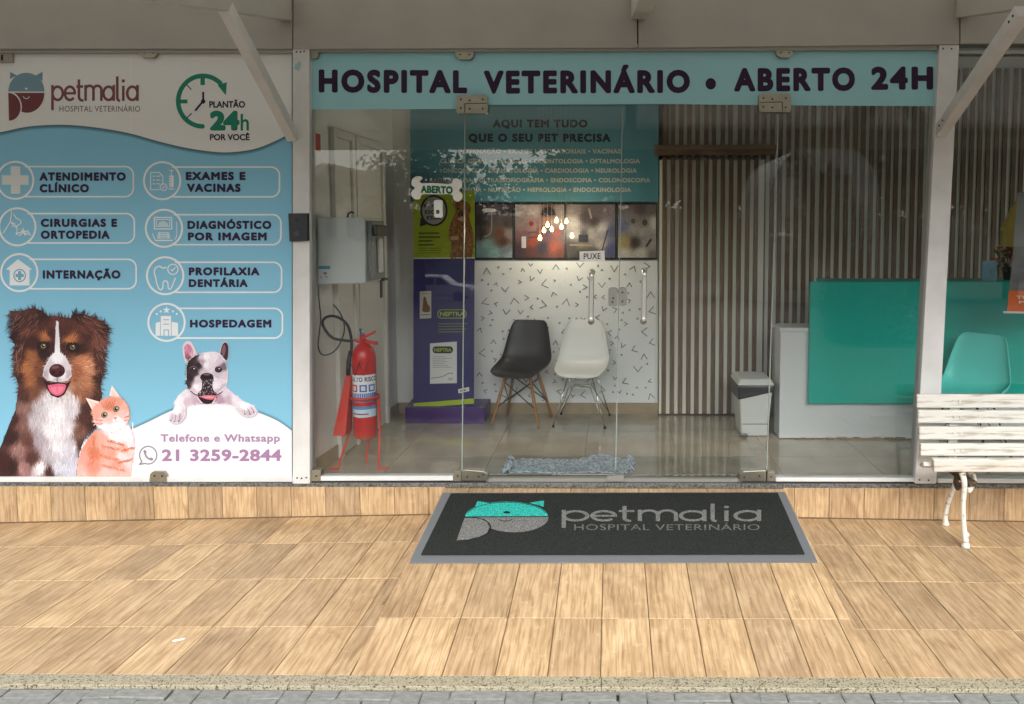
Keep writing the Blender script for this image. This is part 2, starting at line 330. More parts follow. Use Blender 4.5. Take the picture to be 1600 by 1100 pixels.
# ---- flat print: shapes drawn on a plane, each laid a fraction of a millimetre above the one before
_fc = bpy.data.curves.new('type', 'FONT'); _fo = bpy.data.objects.new('type', _fc); COL.objects.link(_fo)
def glyphs(s, weight, spacing):
    _fc.body = s; _fc.offset = weight; _fc.space_character = spacing; _fc.resolution_u = 4
    bpy.context.view_layer.update()
    ev = _fo.evaluated_get(bpy.context.evaluated_depsgraph_get()); me = ev.to_mesh()
    vs = [(v.co.x, v.co.y) for v in me.vertices]; fs = [tuple(p.vertices) for p in me.polygons]; ev.to_mesh_clear()
    return vs, fs
CAPH = {}
class Art:
    def __init__(s, plane, normal=(0, -1, 0), lift=.0004, xf=None):
        s.plane = plane; s.n = Vector(normal); s.h = lift; s.v = []; s.f = []; s.c = []; s.xf = xf or (lambda x, y: (x, y))
    def up(s, d=.00006): s.h += d; return s
    def _add(s, pts, faces, col, h=None, raw=False):
        n = len(s.v); h = s.h if h is None else h
        for p in pts:
            x, y = p if raw else s.xf(*p)
            s.v.append(tuple(s.plane(x, y)+s.n*h))
        c = (*lin(col), 1)
        for f in faces: s.f.append(tuple(n+i for i in f)); s.c.append(c)
    def poly(s, pts, col, raw=False):
        s.up(); s._add(pts, tessellate_polygon([[Vector((x, y, 0)) for x, y in pts]]), col, raw=raw); return s
    def stroke(s, pts, wd, col, closed=False, taper=False):
        s.up(.00003); P = [Vector(p) for p in pts]; m = len(P); V = []; Fs = []
        for i in range(m):
            a = P[(i-1) % m] if closed or i > 0 else P[i]; b = P[(i+1) % m] if closed or i < m-1 else P[i]
            d1 = (P[i]-a); d2 = (b-P[i])
            if d1.length < 1e-9: d1 = d2
            if d2.length < 1e-9: d2 = d1
            d1 = d1.normalized(); d2 = d2.normalized(); t = (d1+d2)
            t = t.normalized() if t.length > 1e-6 else d1
            nn = Vector((-t.y, t.x)); k = 1/max(.5, abs(nn.dot(Vector((-d1.y, d1.x)))))
            hw = wd/2*k*((1-i/(m-1)) if taper else 1)
            V += [tuple(P[i]+nn*hw), tuple(P[i]-nn*hw)]
        for i in range(m if closed else m-1):
            j = (i+1) % m; Fs.append((2*i, 2*i+1, 2*j+1, 2*j))
        s._add(V, Fs, col); return s
    def text(s, t, x0, x1, base, cap, col, weight=.03, spacing=1.08, shear=0.):
        """capital letters stand from base up to cap, the whole word runs from x0 to x1; weight thickens the strokes"""
        if not CAPH:
            hv, _ = glyphs('H', 0, 1); CAPH[0] = (min(q[1] for q in hv), max(q[1] for q in hv))
        c0, c1 = CAPH[0]; c0 -= weight; c1 += weight
        vs, fs = glyphs(t, 0, spacing); a = min(q[0] for q in vs)-weight; b = max(q[0] for q in vs)+weight
        kx = (x1-x0)/(b-a); ky = (cap-base)/(c1-c0)
        T = lambda q: (x0+(q[0]-a)*kx, base+(q[1]-c0)*ky+shear*(q[0]-a)*kx)
        s.up(); s._add([T(q) for q in vs], fs, col)
        if weight > 0:
            cnt = {}
            for f in fs:
                for i in range(len(f)):
                    e = (f[i], f[(i+1) % len(f)]); k = (min(e), max(e)); cnt[k] = cnt.get(k, 0)+1
            nb = {}
            for (i, j), n in cnt.items():
                if n != 1: continue
                p, q = vs[i], vs[j]; dx, dy = q[0]-p[0], q[1]-p[1]; L = math.hypot(dx, dy)
                if L < 1e-6: continue
                dx /= L; dy /= L; nx, ny = -dy*weight, dx*weight
                s._add([T(k_) for k_ in ((p[0]+nx, p[1]+ny), (q[0]+nx, q[1]+ny), (q[0]-nx, q[1]-ny), (p[0]-nx, p[1]-ny))], [(0, 1, 2, 3)], col, s.h+random.uniform(.00003, .00025))
                nb.setdefault(i, []).append((dx, dy)); nb.setdefault(j, []).append((dx, dy))
            for i, ds in nb.items():
                if len(ds) == 2 and abs(ds[0][0]*ds[1][1]-ds[0][1]*ds[1][0]) < .12: continue
                s._add([T((vs[i][0]+weight*math.cos(R(45*k+22.5)), vs[i][1]+weight*math.sin(R(45*k+22.5)))) for k in range(8)], [tuple(range(8))], col, s.h+random.uniform(.00003, .00025))
            s.h += .00026
        return s
    def hair(s, region, n, length, wd, flow, cols, jit=.35, var=.08, fade=0.):
        """fine strokes over a region; cols is a list to pick from or a field colour(x, y)"""
        xs = [p[0] for p in region]; ys = [p[1] for p in region]; k = 0; tr = 0
        s.up(.0001)
        while k < n and tr < n*12:
            tr += 1; x = random.uniform(min(xs), max(xs)); y = random.uniform(min(ys), max(ys))
            if not pip(x, y, region): continue
            k += 1; a = flow(x, y)+random.gauss(0, jit); L = length*random.uniform(.5, 1.2); bend = random.gauss(0, .25)
            c = cols(x, y) if callable(cols) else random.choice(cols); g = 1+random.gauss(0, var); c = tuple(max(0, min(255, v*g)) for v in c)
            dx, dy = math.cos(a), math.sin(a); ex, ey = math.cos(a+bend), math.sin(a+bend); ww = wd*random.uniform(.6, 1.3)
            mx, my = x+dx*L*.5, y+dy*L*.5
            s._add([(x-dy*ww/2, y+dx*ww/2), (x+dy*ww/2, y-dx*ww/2), (mx+dy*ww*.4, my-dx*ww*.4), (mx-dy*ww*.4, my+dx*ww*.4), (mx+ex*L*.5, my+ey*L*.5)],
                   [(0, 1, 2, 3), (3, 2, 4)], c, s.h+random.uniform(0, .00009))
        return s
    def build(s, name, parent=None, m='art'):
        me = bpy.data.meshes.new(name); me.from_pydata(s.v, [], s.f); me.materials.append(M[m])
        ca = me.color_attributes.new('Col', 'FLOAT_COLOR', 'CORNER'); d = []
        for f, c in zip(me.polygons, s.c): d += list(c)*f.loop_total
        ca.data.foreach_set('color', d)
        s.v = []; s.f = []; s.c = []
        return link(name, me, parent)
def pip(x, y, P):
    r = False; j = len(P)-1
    for i in range(len(P)):
        if (P[i][1] > y) != (P[j][1] > y) and x < (P[j][0]-P[i][0])*(y-P[i][1])/(P[j][1]-P[i][1])+P[i][0]: r = not r
        j = i
    return r
def facade(Y): return lambda x, y: at(x, y, Y)
def lettering(parent, plane, rows, **kw):
    for r in rows:
        A = Art(plane, **kw); A.text(*r); A.build('lettering', parent)

# ================================================================== GROUND
Z_FRONT = -.16; Y_FRONT = -1.545; X_RL, X_RR = .893, 2.84
ZR = [(-4.2, -.275), (-1.705, -.2177), (-.207, -.1833), (.893, -.1592), (2.84, -.174), (4.22, -.1944), (7, -.235)]
def zr(x):
    for (a, za), (b, zb) in zip(ZR, ZR[1:]):
        if x <= b or b == ZR[-1][0]: return za+(zb-za)*(x-a)/(b-a)
def zpatio(x, y): t = min(1, max(0, -y/-Y_FRONT)); return zr(x)*(1-t)+Z_FRONT*t
def zramp(y): return -.004+.1565*y/1.545

gs = MB()
gs.sheet([[(-150, y, z), (150, y, z)] for y, z in ((150, -.5), (-1.55, -.42), (-2.4, -.26))]).build('ground', 'concrete')
structure(bpy.data.objects['ground'])
st = MB().sheet([[(-150, y, z), (150, y, z)] for y, z in ((-2.35, -.205), (-6.5, -.25), (-6.55, -.36), (-16, -.9), (-40, -2.6), (-160, -6))])
structure(st.build('street', 'asphalt'))

def tile(mb_pts, name, parent, m='wood', thick=.012, ch=.0018):
    """one ceramic tile: four top corners, chamfered edge, real thickness"""
    P = [Vector(p) for p in mb_pts]; c = sum(P, Vector())/4
    n = (P[1]-P[0]).cross(P[3]-P[0]).normalized(); ins = [p+(c-p).normalized()*ch*1.5 for p in P]
    # local axes so the grain runs along the tile's length
    ey = (P[3]-P[0]).normalized(); ex = ey.cross(n).normalized()
    rot = Matrix((ex, ey, n)).transposed(); inv = rot.transposed()
    V = [inv @ (p-c) for p in ins]+[inv @ (p-c-n*ch) for p in P]+[inv @ (p-c-n*thick) for p in P]
    Fs = [(0, 1, 2, 3)]
    for i in range(4): j = (i+1) % 4; Fs += [(4+i, 4+j, j, i), (8+i, 8+j, 4+j, 4+i)]
    me = bpy.data.meshes.new(name); me.from_pydata([tuple(v) for v in V], [], Fs); me.materials.append(M[m])
    o = bpy.data.objects.new(name, me); COL.objects.link(o); o.parent = parent
    o.matrix_basis = Matrix.Translation(c) @ rot.to_4x4(); o.matrix_parent_inverse = world_of(parent).inverted()
    return o
ROWS = [-.004, -.372, -.782, -1.21, Y_FRONT]
def patio_side(x0, x1, joints):
    xs = [x0]+[j for j in joints if x0+.02 < j < x1-.02]+[x1]
    base = MB()
    base.sheet([[(x, y, zpatio(x, y)-.006) for x in xs] for y in ROWS])
    b = structure(base.build('patio_floor', 'grout'))
    g = .0016
    for a, c in zip(xs, xs[1:]):
        for ya, yb in zip(ROWS, ROWS[1:]):
            j = random.uniform(-.0006, .0006)
            tile([(a+g, yb+g, zpatio(a, yb)+j), (c-g, yb+g, zpatio(c, yb)+j), (c-g, ya-g, zpatio(c, ya)+j), (a+g, ya-g, zpatio(a, ya)+j)], 'floor_tile', b)
patio_side(-3.2, X_RL-.002, [round(.2*k, 3) for k in range(-16, 6)])
patio_side(X_RR+.002, 6.4, [3.1055+.2*k for k in range(-2, 18)])
# ramp
rb = MB().hexa([(X_RL, Y_FRONT, -.3), (X_RR, Y_FRONT, -.3), (X_RR, 0, -.3), (X_RL, 0, -.3)], [(X_RL, Y_FRONT, zramp(Y_FRONT)-.007), (X_RR, Y_FRONT, zramp(Y_FRONT)-.007), (X_RR, 0, zramp(0)-.007), (X_RL, 0, zramp(0)-.007)])
rmp = structure(rb.build('ramp', 'grout'))
RXS = [X_RL, 1.037, 1.231, 1.426, 1.621, 1.816, 2.011, 2.206, 2.401, 2.596, 2.79, X_RR]
for a, c in zip(RXS, RXS[1:]):
    for ya, yb in zip([-.001, -.33, -.77, -1.2], [-.33, -.77, -1.2, Y_FRONT]):
        g = .0016
        tile([(a+g, yb+g, zramp(yb)), (c-g, yb+g, zramp(yb)), (c-g, ya-g, zramp(ya)), (a+g, ya-g, zramp(ya))], 'ramp_tile', rmp)
for xs, sg in ((X_RL, -1), (X_RR, 1)):
    y = 0
    for ya, yb in ((-.004, -.42), (-.42, -.84), (-.84, -1.2)):
        x = xs+sg*.003
        pts = [(x, ya, zpatio(x, ya)-.004), (x, yb, zpatio(x, yb)-.004), (x, yb, zramp(yb)-.002), (x, ya, zramp(ya)-.002)]
        if sg > 0: pts = [pts[1], pts[0], pts[3], pts[2]]
        tile(pts, 'side_tile', rmp, thick=.004, ch=.0008)
# step up to the shop: riser tiles and granite sill
sb = structure(MB().box(-3.2, 6.4, .012, 1.0, -.3, -.006).build('step', 'concrete'))
def risers(x0, x1, joints):
    xs = [x0]+[j for j in joints if x0+.02 < j < x1-.02]+[x1]
    for a, c in zip(xs, xs[1:]):
        g = .0015
        tile([(a+g, 0, zr(a)+.003), (c-g, 0, zr(c)+.003), (c-g, 0, -.001), (a+g, 0, -.001)], 'riser_tile', sb)
risers(-3.2, X_RL, [.2*k for k in range(-16, 6)])
risers(X_RR, 6.4, [3.1055+.2*k for k in range(-2, 18)])
MB().box(-3.2, 6.4, .003, .0115, -.3, -.004).build('grout_bed', 'grout', sb)
MB().box(-3.2, 6.4, .004, .16, -.005, .022).build('granite_sill', 'granite_dark', sb, bevel=.003)
# granite edging strip, pavers
Y_G = -1.612
gx = [-3.2, -1.35, .69, 1.82, 3.2, 6.4]
kb = structure(MB().box(-3.2, 6.4, Y_G+.004, Y_FRONT-.003, -.3, -.172).build('kerb', 'concrete'))
for a, c in zip(gx, gx[1:]): MB().box(a+.001, c-.001, Y_G, Y_FRONT-.002, -.175, -.157).build('granite_strip', 'granite_beige', kb, bevel=.002)
pv = structure(MB().box(-3.2, 6.4, -2.4, Y_G-.002, -.3, -.186).build('pavement', 'dark_gap'))
pvm = {}
for V_ in (0, 1):
    for var in range(3):
        a, b = (.0975, .0475) if not V_ else (.0475, .0975); t = MB(); h = .004
        j = [(random.uniform(-.003, .003), random.uniform(-.003, .003)) for _ in range(4)]
        P = [(-a+j[0][0], -b+j[0][1]), (a+j[1][0], -b+j[1][1]), (a+j[2][0], b+j[2][1]), (-a+j[3][0], b+j[3][1])]
        t.v = [(x, y, -.05) for x, y in P]+[(x, y, -h) for x, y in P]+[(x*(1-.006/abs(x)), y*(1-.006/abs(y)), 0) for x, y in P]
        for i in range(4):
            k = (i+1) % 4; t.f += [(i, k, 4+k, 4+i), (4+i, 4+k, 8+k, 8+i)]
        t.f.append((8, 9, 10, 11)); me = bpy.data.meshes.new('paver'); me.from_pydata(t.v, [], t.f); me.materials.append(M['paver']); pvm[V_, var] = me
X0, Y0 = -1.62, Y_G-.55
for ia in range(0, 62):
    for ib in range(0, 7):
        d = (ia-ib) % 4
        if d == 0: cx, cy, V_ = ia+1, ib+.5, 0
        elif d == 3: cx, cy, V_ = ia+.5, ib+1, 1
        else: continue
        x, y = X0+cx*.1, Y0+cy*.1; h = .1 if V_ else .05; y0, y1 = y-h, min(y+h, Y_G+.001)
        if y1-y0 < .03 or x > 4.5: continue
        o = bpy.data.objects.new('paver', pvm[V_, random.randrange(3)]); COL.objects.link(o); o.parent = pv
        o.scale = (1, (y1-y0)/(2*h), 1); o.location = (x+random.uniform(-.002, .002), (y0+y1)/2, -.172+random.uniform(-.003, .003)); o.rotation_euler = (random.gauss(0, .008), random.gauss(0, .008), random.gauss(0, .014))

# ================================================================== INTERIOR SHELL
FZ = .02; YB = 1.64
fl = structure(MB().box(-.6, 7.5, .16, 3.2, -.05, FZ-.004).build('interior_floor', 'grout'))
for i in range(-1, 13):
    for j in range(0, 6):
        x, y = -.12+.6*i, .17+.6*j-.25
        y0 = max(y, .162); y1 = y+.6
        if y1 > 2.3: continue
        tile([(x+.001, y0+.001, FZ), (x+.599, y0+.001, FZ), (x+.599, y1-.001, FZ), (x+.001, y1-.001, FZ)], 'floor_tile', fl, 'floor_tile', thick=.006, ch=.0008)
bw = structure(MB().box(-.1, 2.3, YB, YB+.12, FZ, 2.85).build('back_wall', 'wall_white'))
structure(MB().box(-.6, 7.5, .1, 3.2, 2.72, 2.86).build('ceiling', 'wall_white'))
t = thing('glass_panel', 'unseen glazed side of the lobby, added at far right to admit daylight', 'window', (7.4, 1.6, 0)); MB().box(7.4, 7.408, .1, 3.2, .02, 2.72).build('pane', 'glass', t)  # unseen glass end, added to let sky light brighten the room
# left wall
lw = structure(MB().hexa([(-.1, .1, FZ), (.075, .1, FZ), (.145, YB, FZ), (-.1, YB, FZ)], [(-.1, .1, 2.72), (.075, .1, 2.72), (.145, YB, 2.72), (-.1, YB, 2.72)]).build('left_wall', 'wall_white'))
def lx(y): return .075+.07*(y-.1)/(YB-.1)
for a, c in ((.16, .47), (1.40, YB-.005)): MB().hexa([(lx(a), a, FZ), (lx(a)+.012, a, FZ), (lx(c)+.012, c, FZ), (lx(c), c, FZ)], [(lx(a), a, FZ+.09), (lx(a)+.012, a, FZ+.09), (lx(c)+.012, c, FZ+.09), (lx(c), c, FZ+.09)]).build('skirting', 'skirting', lw)
def inner_door(y0, y1, label, handle):
    t = thing('interior_door', label, 'door', (lx(y0), y0, FZ)); H = 2.12
    def vb(a, c, z0, z1, d): return MB().hexa([(lx(a), a, z0), (lx(a)+d, a, z0), (lx(c)+d, c, z0), (lx(c), c, z0)], [(lx(a), a, z1), (lx(a)+d, a, z1), (lx(c)+d, c, z1), (lx(c), c, z1)])
    vb(y0, y0+.05, FZ, H, .03).build('frame', 'door_white', t, bevel=.003); vb(y1-.05, y1, FZ, H, .03).build('frame', 'door_white', t, bevel=.003)
    vb(y0+.051, y1-.051, H-.05, H, .03).build('frame', 'door_white', t, bevel=.003)
    vb(y0+.054, y1-.054, FZ+.006, H-.055, .012).build('leaf', 'door_white', t)
    if handle:
        h = MB(); yy = y1-.1; h.box(lx(yy)+.013, lx(yy)+.02, yy-.02, yy+.02, .98, 1.2); h.tube([(lx(yy)+.018, yy, 1.12), (lx(yy)+.06, yy, 1.12), (lx(yy)+.062, yy-.1, 1.12)], .009); h.build('handle', 'screw', t)
inner_door(.48, .82, 'narrow white interior door nearer the glass on the side wall', False)
inner_door(.84, 1.38, 'white interior door with dark lever handle behind the wall cabinet', True)
# wallpaper field with printed chevrons
wp = [at(742, 405, YB-.004), at(1027, 405, YB-.004), at(1022, 631, YB-.004), at(738, 631, YB-.004)]
MB().hexa([wp[3]+Vector((0, .004, 0)), wp[2]+Vector((0, .004, 0)), wp[2], wp[3]], [wp[0]+Vector((0, .004, 0)), wp[1]+Vector((0, .004, 0)), wp[1], wp[0]]).build('wallpaper', 'wallpaper', bw)
A = Art(facade(YB-.0045)); k = 0; pts_ = []; tries = 0
while k < 175 and tries < 20000:
    tries += 1
    x, y = random.uniform(748, 1018), random.uniform(413, 626); r = random.choice((2.2, 4.5, 6, 7.5, 9))
    if any((x-a)**2+(y-b)**2 < (r+c+3.2)**2 for a, b, c in pts_): continue
    pts_.append((x, y, r)); k += 1; a = random.choice((0, 90, 180, 270))+random.uniform(-22, 22); o = random.choice((40, 45, 50))
    g = random.randint(112, 140)
    A.stroke([(x+r*math.cos(R(a-o)), y+r*math.sin(R(a-o))), (x-r*.35*math.cos(R(a)), y-r*.35*math.sin(R(a))), (x+r*math.cos(R(a+o)), y+r*math.sin(R(a+o)))], 1.35, (g, g+3, g+3))
A.build('wallpaper_print', bw)
MB().box(.16, 2.235, YB-.014, YB-.001, FZ, FZ+.088).build('skirting', 'skirting', bw)
# slatted wall
XS0 = at(1029, 400, YB-.02).x
sw = structure(MB().box(XS0, 7.4, YB, YB+.12, FZ, 2.72).build('slatted_wall', 'slat_light'))
PITCH = .0642; smesh = MB().box(-.0172, .0172, -.016, 0, 0, 2.69); proto = None
for i in range(int((7.35-XS0)/PITCH)):
    x = XS0+.045+i*PITCH
    if proto is None: proto = smesh.build('slat', 'slat_brown', sw, bevel=.002, loc=None); o = proto
    else: o = proto.copy(); COL.objects.link(o)
    o.location = (x, YB-.0005, FZ+.004); o.rotation_euler = (random.gauss(0, .0006), random.gauss(0, .0012), 0)
# barn door of the same slats in front of the wall
bd = thing('sliding_door', 'slatted brown sliding door hanging from the wooden rail', 'door', (XS0, YB-.05, FZ))
xe = at(1190, 640, YB-.06).x
MB().box(XS0+.005, xe, YB-.052, YB-.027, FZ+.012, 2.02).build('panel', 'slat_light', bd)
ds = MB().box(-.0172, .0172, -.015, 0, 0, 2.0); pr = None
for i in range(int((xe-XS0-.03)/PITCH)):
    x = XS0+.042+i*PITCH
    if pr is None: pr = ds.build('slat', 'slat_brown', bd, bevel=.002); o = pr
    else: o = pr.copy(); COL.objects.link(o)
    o.location = (x, YB-.0525, FZ+.014)
rl = MB().slab([(1023, 226), (1218, 226), (1218, 242), (1023, 242)], YB-.075, YB-.025).build('door_rail', 'rail_wood', bevel=.003)
tag(rl, 'brown wooden rail across the slats above the sliding door', 'rail')

# ================================================================== SHOP FRONT
GY = .034
def seam(x0, x1, y, ya=165., yb=745.): return x0+(x1-x0)*(y-ya)/(yb-ya)
sA = lambda y: seam(727, 722, y); sB = lambda y: seam(973, 962, y); sC = lambda y: seam(1217, 1198, y)
pL = lambda y: seam(457, 457, y); pLr = lambda y: seam(483.3, 484, y); pR = lambda y: seam(1463, 1430.5, y); pRr = lambda y: seam(1494, 1464, y)
def q4(fa, fb, y0, y1, ia=0, ib=0): return [(fa(y0)+ia, y0), (fb(y0)+ib, y0), (fb(y1)+ib, y1), (fa(y1)+ia, y1)]
def screws(parent, pts, Y, r=1.4):
    for x, y in pts: MB().slab(ell(x, y, r, r, 10), Y-.003, Y).build('screw', 'screw', parent)
def patch(parent, px, m='steel', Y=None, sc=(), name='clamp'):
    Y = GY-.012 if Y is None else Y
    o = MB().slab(px, Y-.012, GY+.02).build(name, m, parent, bevel=.002)
    screws(o, sc, Y-.0125); return o
def pane(parent, px, Y=GY): return MB().slab(px, Y, Y+.008).build('pane', 'glass', parent)
# canopy: posts, struts, rafters, roof, fascia
cp = thing('canopy', 'pale metal canopy frame with posts, diagonal struts and beige fascia over the shop front', 'canopy', (1.9, 0, 2.6))
pl = MB().slab(q4(pL, pLr, 76, 756), -.004, .085).build('post', 'white_alu', cp, bevel=.003)
screws(pl, [(464, 747), (471, 747.5), (478.5, 746.5), (463, 81), (469.5, 81), (475, 80.5)], -.004, 1.3)
prr = MB().slab(q4(pR, pRr, 70, 756), -.004, .085).build('post', 'white_alu', cp, bevel=.003)
screws(prr, [(1437, 750), (1451, 750.5), (1474, 76), (1487, 76)], -.004, 1.3)
SL = .2152; RZ0 = 2.636
def rz(y): return RZ0+SL*y
def rafter(x0, x1, y1=-2.055):
    return MB().hexa([(x0, y1, rz(y1)), (x1, y1, rz(y1)), (x1, -.012, rz(0)), (x0, -.012, rz(0))], [(x0, y1, rz(y1)+.13), (x1, y1, rz(y1)+.13), (x1, -.012, rz(0)+.13), (x0, -.012, rz(0)+.13)]).build('rafter', 'rafter_paint', cp, bevel=.003)
XLR = at(457, 33, -.012).x; XMR0, XMR1 = at(986, 28, -.012).x, at(1009, 28, -.012).x; XRR = at(1493, 25, -.012).x
rafter(XLR-.075, XLR); rafter(XMR0, XMR1); rafter(XRR, XRR+.075); rafter(XLR-2.05, XLR-1.975); rafter(XRR+1.9, XRR+1.975)
def strut(x0, x1, y1, z1, z0):
    d = Vector((0, y1, z1-z0)); d.normalize(); n = Vector((0, -d.z, d.y)); n = n if n.z < 0 else -n   # n points down and outwards
    a = Vector((0, -.006, z0)); b = Vector((0, y1, z1)); t = .062
    P = []
    for p in (a, b):
        pass
    lo0 = a; hi0 = Vector((0, -.006, z0+t/abs(d.y)*1.0)); lo1 = b; hi1 = b-n*t
    o = MB().hexa([(x0, *lo0.yz), (x1, *lo0.yz), (x1, *hi0.yz), (x0, *hi0.yz)], [(x0, *lo1.yz), (x1, *lo1.yz), (x1, *hi1.yz), (x0, *hi1.yz)]).build('strut', 'white_alu', cp, bevel=.002)
    return o, a, b, d, n
xl0, xl1 = at(449.5, 220, 0).x, at(464, 220, 0).x
def strut_screws(o, X, sg, lo, hi):
    for (y, z) in lo+hi: MB().tube([(X, y, z), (X+sg*.003, y, z)], .006, 10).build('screw', 'screw', o)
zb = at(457, 221, -.006).z; tp = atx(340, 17, xl0)
o, a, b, d, n = strut(xl0, xl1, tp.y, tp.z, zb)
zb2 = at(1463, 214, -.006).z; xr0, xr1 = at(1461.5, 213, 0).x, at(1478, 213, 0).x; tp2 = atx(1590, 26, xr0)
o2, a2, b2, d2, n2 = strut(xr0, xr1, tp2.y, tp2.z, zb2)
for tpos in (.07, .12): pp = a2+(b2-a2)*tpos-n2*.03; strut_screws(o2, xr0, -1, [(pp.y, pp.z)], [])
for tpos in (.93, .97): pp = a2+(b2-a2)*tpos-n2*.03; strut_screws(o2, xr0, -1, [(pp.y, pp.z)], [])
MB().box(-6, 9, -2.11, -2.06, 2.165, 2.50).build('edge_board', 'rafter_paint', cp)
MB().sheet([[(x, y, rz(y)+.135) for x in (-6, 9)] for y in (-2.058, .0)]).build('roof_sheet', 'translucent_fill', cp)  # made translucent as a light fill from above
for xa, xb, ya, yb in ((-700, 456.5, 76, 76), (458, 995.5, 76.5, 74.5), (997.5, 1499, 74.5, 69), (1501, 2300, 68, 66)):
    MB().slab([(xa, -90), (xb, -90), (xb, yb), (xa, ya)], -.01, .1).build('fascia_panel', 'beige_panel', cp, bevel=.002)
MB().slab([(-700, -90), (2300, -90), (2300, 62), (-700, 72)], .085, .115).build('fascia_back', 'dark_gap', cp)
# header and sill tracks
tr = thing('track_rail', 'thin aluminium channels that hold the glass at head and sill', 'rail', (1.9, .03, .02))
for px in ([(-700, 77), (457, 77), (457, 82.5), (-700, 82.5)], [(484, 76), (1465, 70.5), (1465, 78), (484, 81.5)], [(1496, 79), (2300, 78), (2300, 84), (1496, 84)]):
    MB().slab(px, .006, .075).build('head_channel', 'grey_alu', tr, bevel=.002)
for px in ([(-700, 746), (457, 745.5), (457, 753), (-700, 754)], [(485, 744.5), (708, 744), (708, 751), (485, 751.5)], [(1212, 746.5), (1429, 747), (1429, 753), (1212, 752.5)], [(1465, 748), (2300, 750), (2300, 757), (1465, 755)]):
    MB().slab(px, .012, .07).build('sill_channel', 'white_alu', tr, bevel=.002)
MB().slab([(760, 747.5), (1160, 748), (1160, 753), (760, 752.5)], .03, .07).build('sill_channel', 'grey_alu', tr)

# fixed panes
t = thing('glass_panel', 'fixed glass pane left of the doors, in front of the extinguisher', 'window', at(600, 745, GY)); sideL = t
pane(t, q4(pLr, sA, 82, 745, 0, -.8)); patch(t, rrect(485, 735, 501, 752, 2), sc=[(494, 744)]); patch(t, [(485, 77), (497, 76.5), (497, 88), (494, 91), (485, 91)])
t = thing('glass_panel', 'fixed glass pane between the right door and the bench post', 'window', at(1320, 745, GY)); pane(t, q4(sC, pR, 80, 747, 1, 0))
t = thing('glass_panel', 'fixed glass pane behind the white bench', 'window', at(1560, 745, GY)); pane(t, [(1495, 84), (1990, 84), (1965, 750), (1464, 748)])
t = thing('glass_panel', 'fixed glass pane behind the printed pet panel', 'window', at(200, 745, GY)); pane(t, [(-420, 82), (457, 82), (457, 746), (-420, 747)])
patch(t, [(218, 74), (245, 74), (246, 84), (241, 90), (223, 90), (217, 84)], sc=[(225, 82), (239, 82)]); patch(t, [(234, 741), (238, 737), (256, 737), (260, 742), (261, 753), (233, 753)], sc=[(241, 744), (253, 744)])
# transom above the doors
t = thing('glass_panel', 'shallow glass transom above the two doors behind the sign band', 'window', at(970, 160, GY)); pane(t, [(sA(80)+.6, 80), (sC(80)-.6, 78), (sC(163), 163), (sA(164), 164)])
patch(t, [(711, 79), (740, 79), (740, 88), (735, 93), (718, 93), (712, 88)], sc=[(719, 85), (733, 85)]); patch(t, [(1212, 76), (1239, 75), (1239, 85), (1234, 90), (1219, 90), (1213, 86)], sc=[(1220, 82), (1233, 82)])
# doors
def door(label, fa, fb, y0, y1, hx, flip):
    t = thing('glass_door', label, 'door', at((fa(745)+fb(745))/2, 745, GY))
    pane(t, q4(fa, fb, y0, y1, 1, -1))
    Pt = []
    x0, ya, yb_ = hx
    top = at(x0, ya, GY-.06); bot = at(x0+(-1.2 if flip else 0), yb_, GY-.06)
    h = MB(); d = (bot-top); P = smooth_line([tuple(top+Vector((0, .055, 0))), tuple(top+Vector((0, .03, -.002))), tuple(top+d*.05), tuple(top+d*.12), tuple(top+d*.5), tuple(top+d*.88), tuple(bot-d*.05), tuple(bot+Vector((0, .03, .002))), tuple(bot+Vector((0, .055, 0)))], 4)
    hd = h.tube(P, .0145, 14).build('handle', 'handle_steel', t, smooth=True)
    for q in (top, bot): MB().tube([(q.x, GY-.012, q.z), (q.x, GY-.001, q.z)], .019, 14).build('rosette', 'steel', hd, smooth=False)
    return t
dl = door('glass door leaf with the push label beside its handle, left of the pair', sA, sB, 166, 742, (924.5, 426, 504), True)
dr = door('glass door leaf without a label, nearer the sliding slatted door', sB, sC, 164.5, 743, (1007, 424, 504), True)
def hinge(parent, x0, y0, x1, y1, flip):
    o = patch(parent, rrect(x0, y0, x1, y1, 4), m='steel', name='hinge')
    ym = y0+(y1-y0)*.46; xm = x0+(x1-x0)*(.27 if not flip else .73)
    e = GY-.0245
    MB().slab([(xm, ym), (x1-1, ym-1)] and ([(xm, ym), (x1-1, ym-.6), (x1-1, ym+.5), (xm, ym+1)] if not flip else [(x0+1, ym), (xm, ym-.6), (xm, ym+.5), (x0+1, ym+1)]), e-.0012, e+.003).build('groove', 'dark_gap', o)
    MB().slab([(xm-.6, ym), (xm+.6, ym), (xm+.6, y1-1), (xm-.6, y1-1)], e-.0015, e+.003).build('groove', 'dark_gap', o)
    screws(o, [(x0+(x1-x0)*a, y0+(y1-y0)*b) for a, b in ((.14, .25), (.42, .3), (.84, .25), (.14, .72), (.42, .75), (.84, .75))], e, 1.5)
hinge(dl, 713, 148, 762, 177, False); hinge(dr, 1186, 146, 1236, 175, True)
patch(dl, [(722, 735), (727, 734), (757, 737), (762, 741), (762, 751), (722, 751)], sc=[(730, 745), (748, 745), (755, 742)], name='hinge'); patch(sideL, rrect(709, 737, 721.2, 752, 1.5), sc=[(715, 744)])
patch(dr, [(1156, 741), (1162, 737), (1197, 735), (1197, 752), (1156, 752)], sc=[(1163, 746), (1187, 744)], name='hinge'); patch(dr, rrect(1199, 738, 1211, 752, 1.5), sc=[(1205, 745)])
lk = MB().slab(rrect(950.5, 450, 964.8, 479, 4), GY-.022, GY+.025).build('lock', 'grey_alu', dl, bevel=.002); screws(lk, [(957, 472), (958, 466)], GY-.022, 1.6)
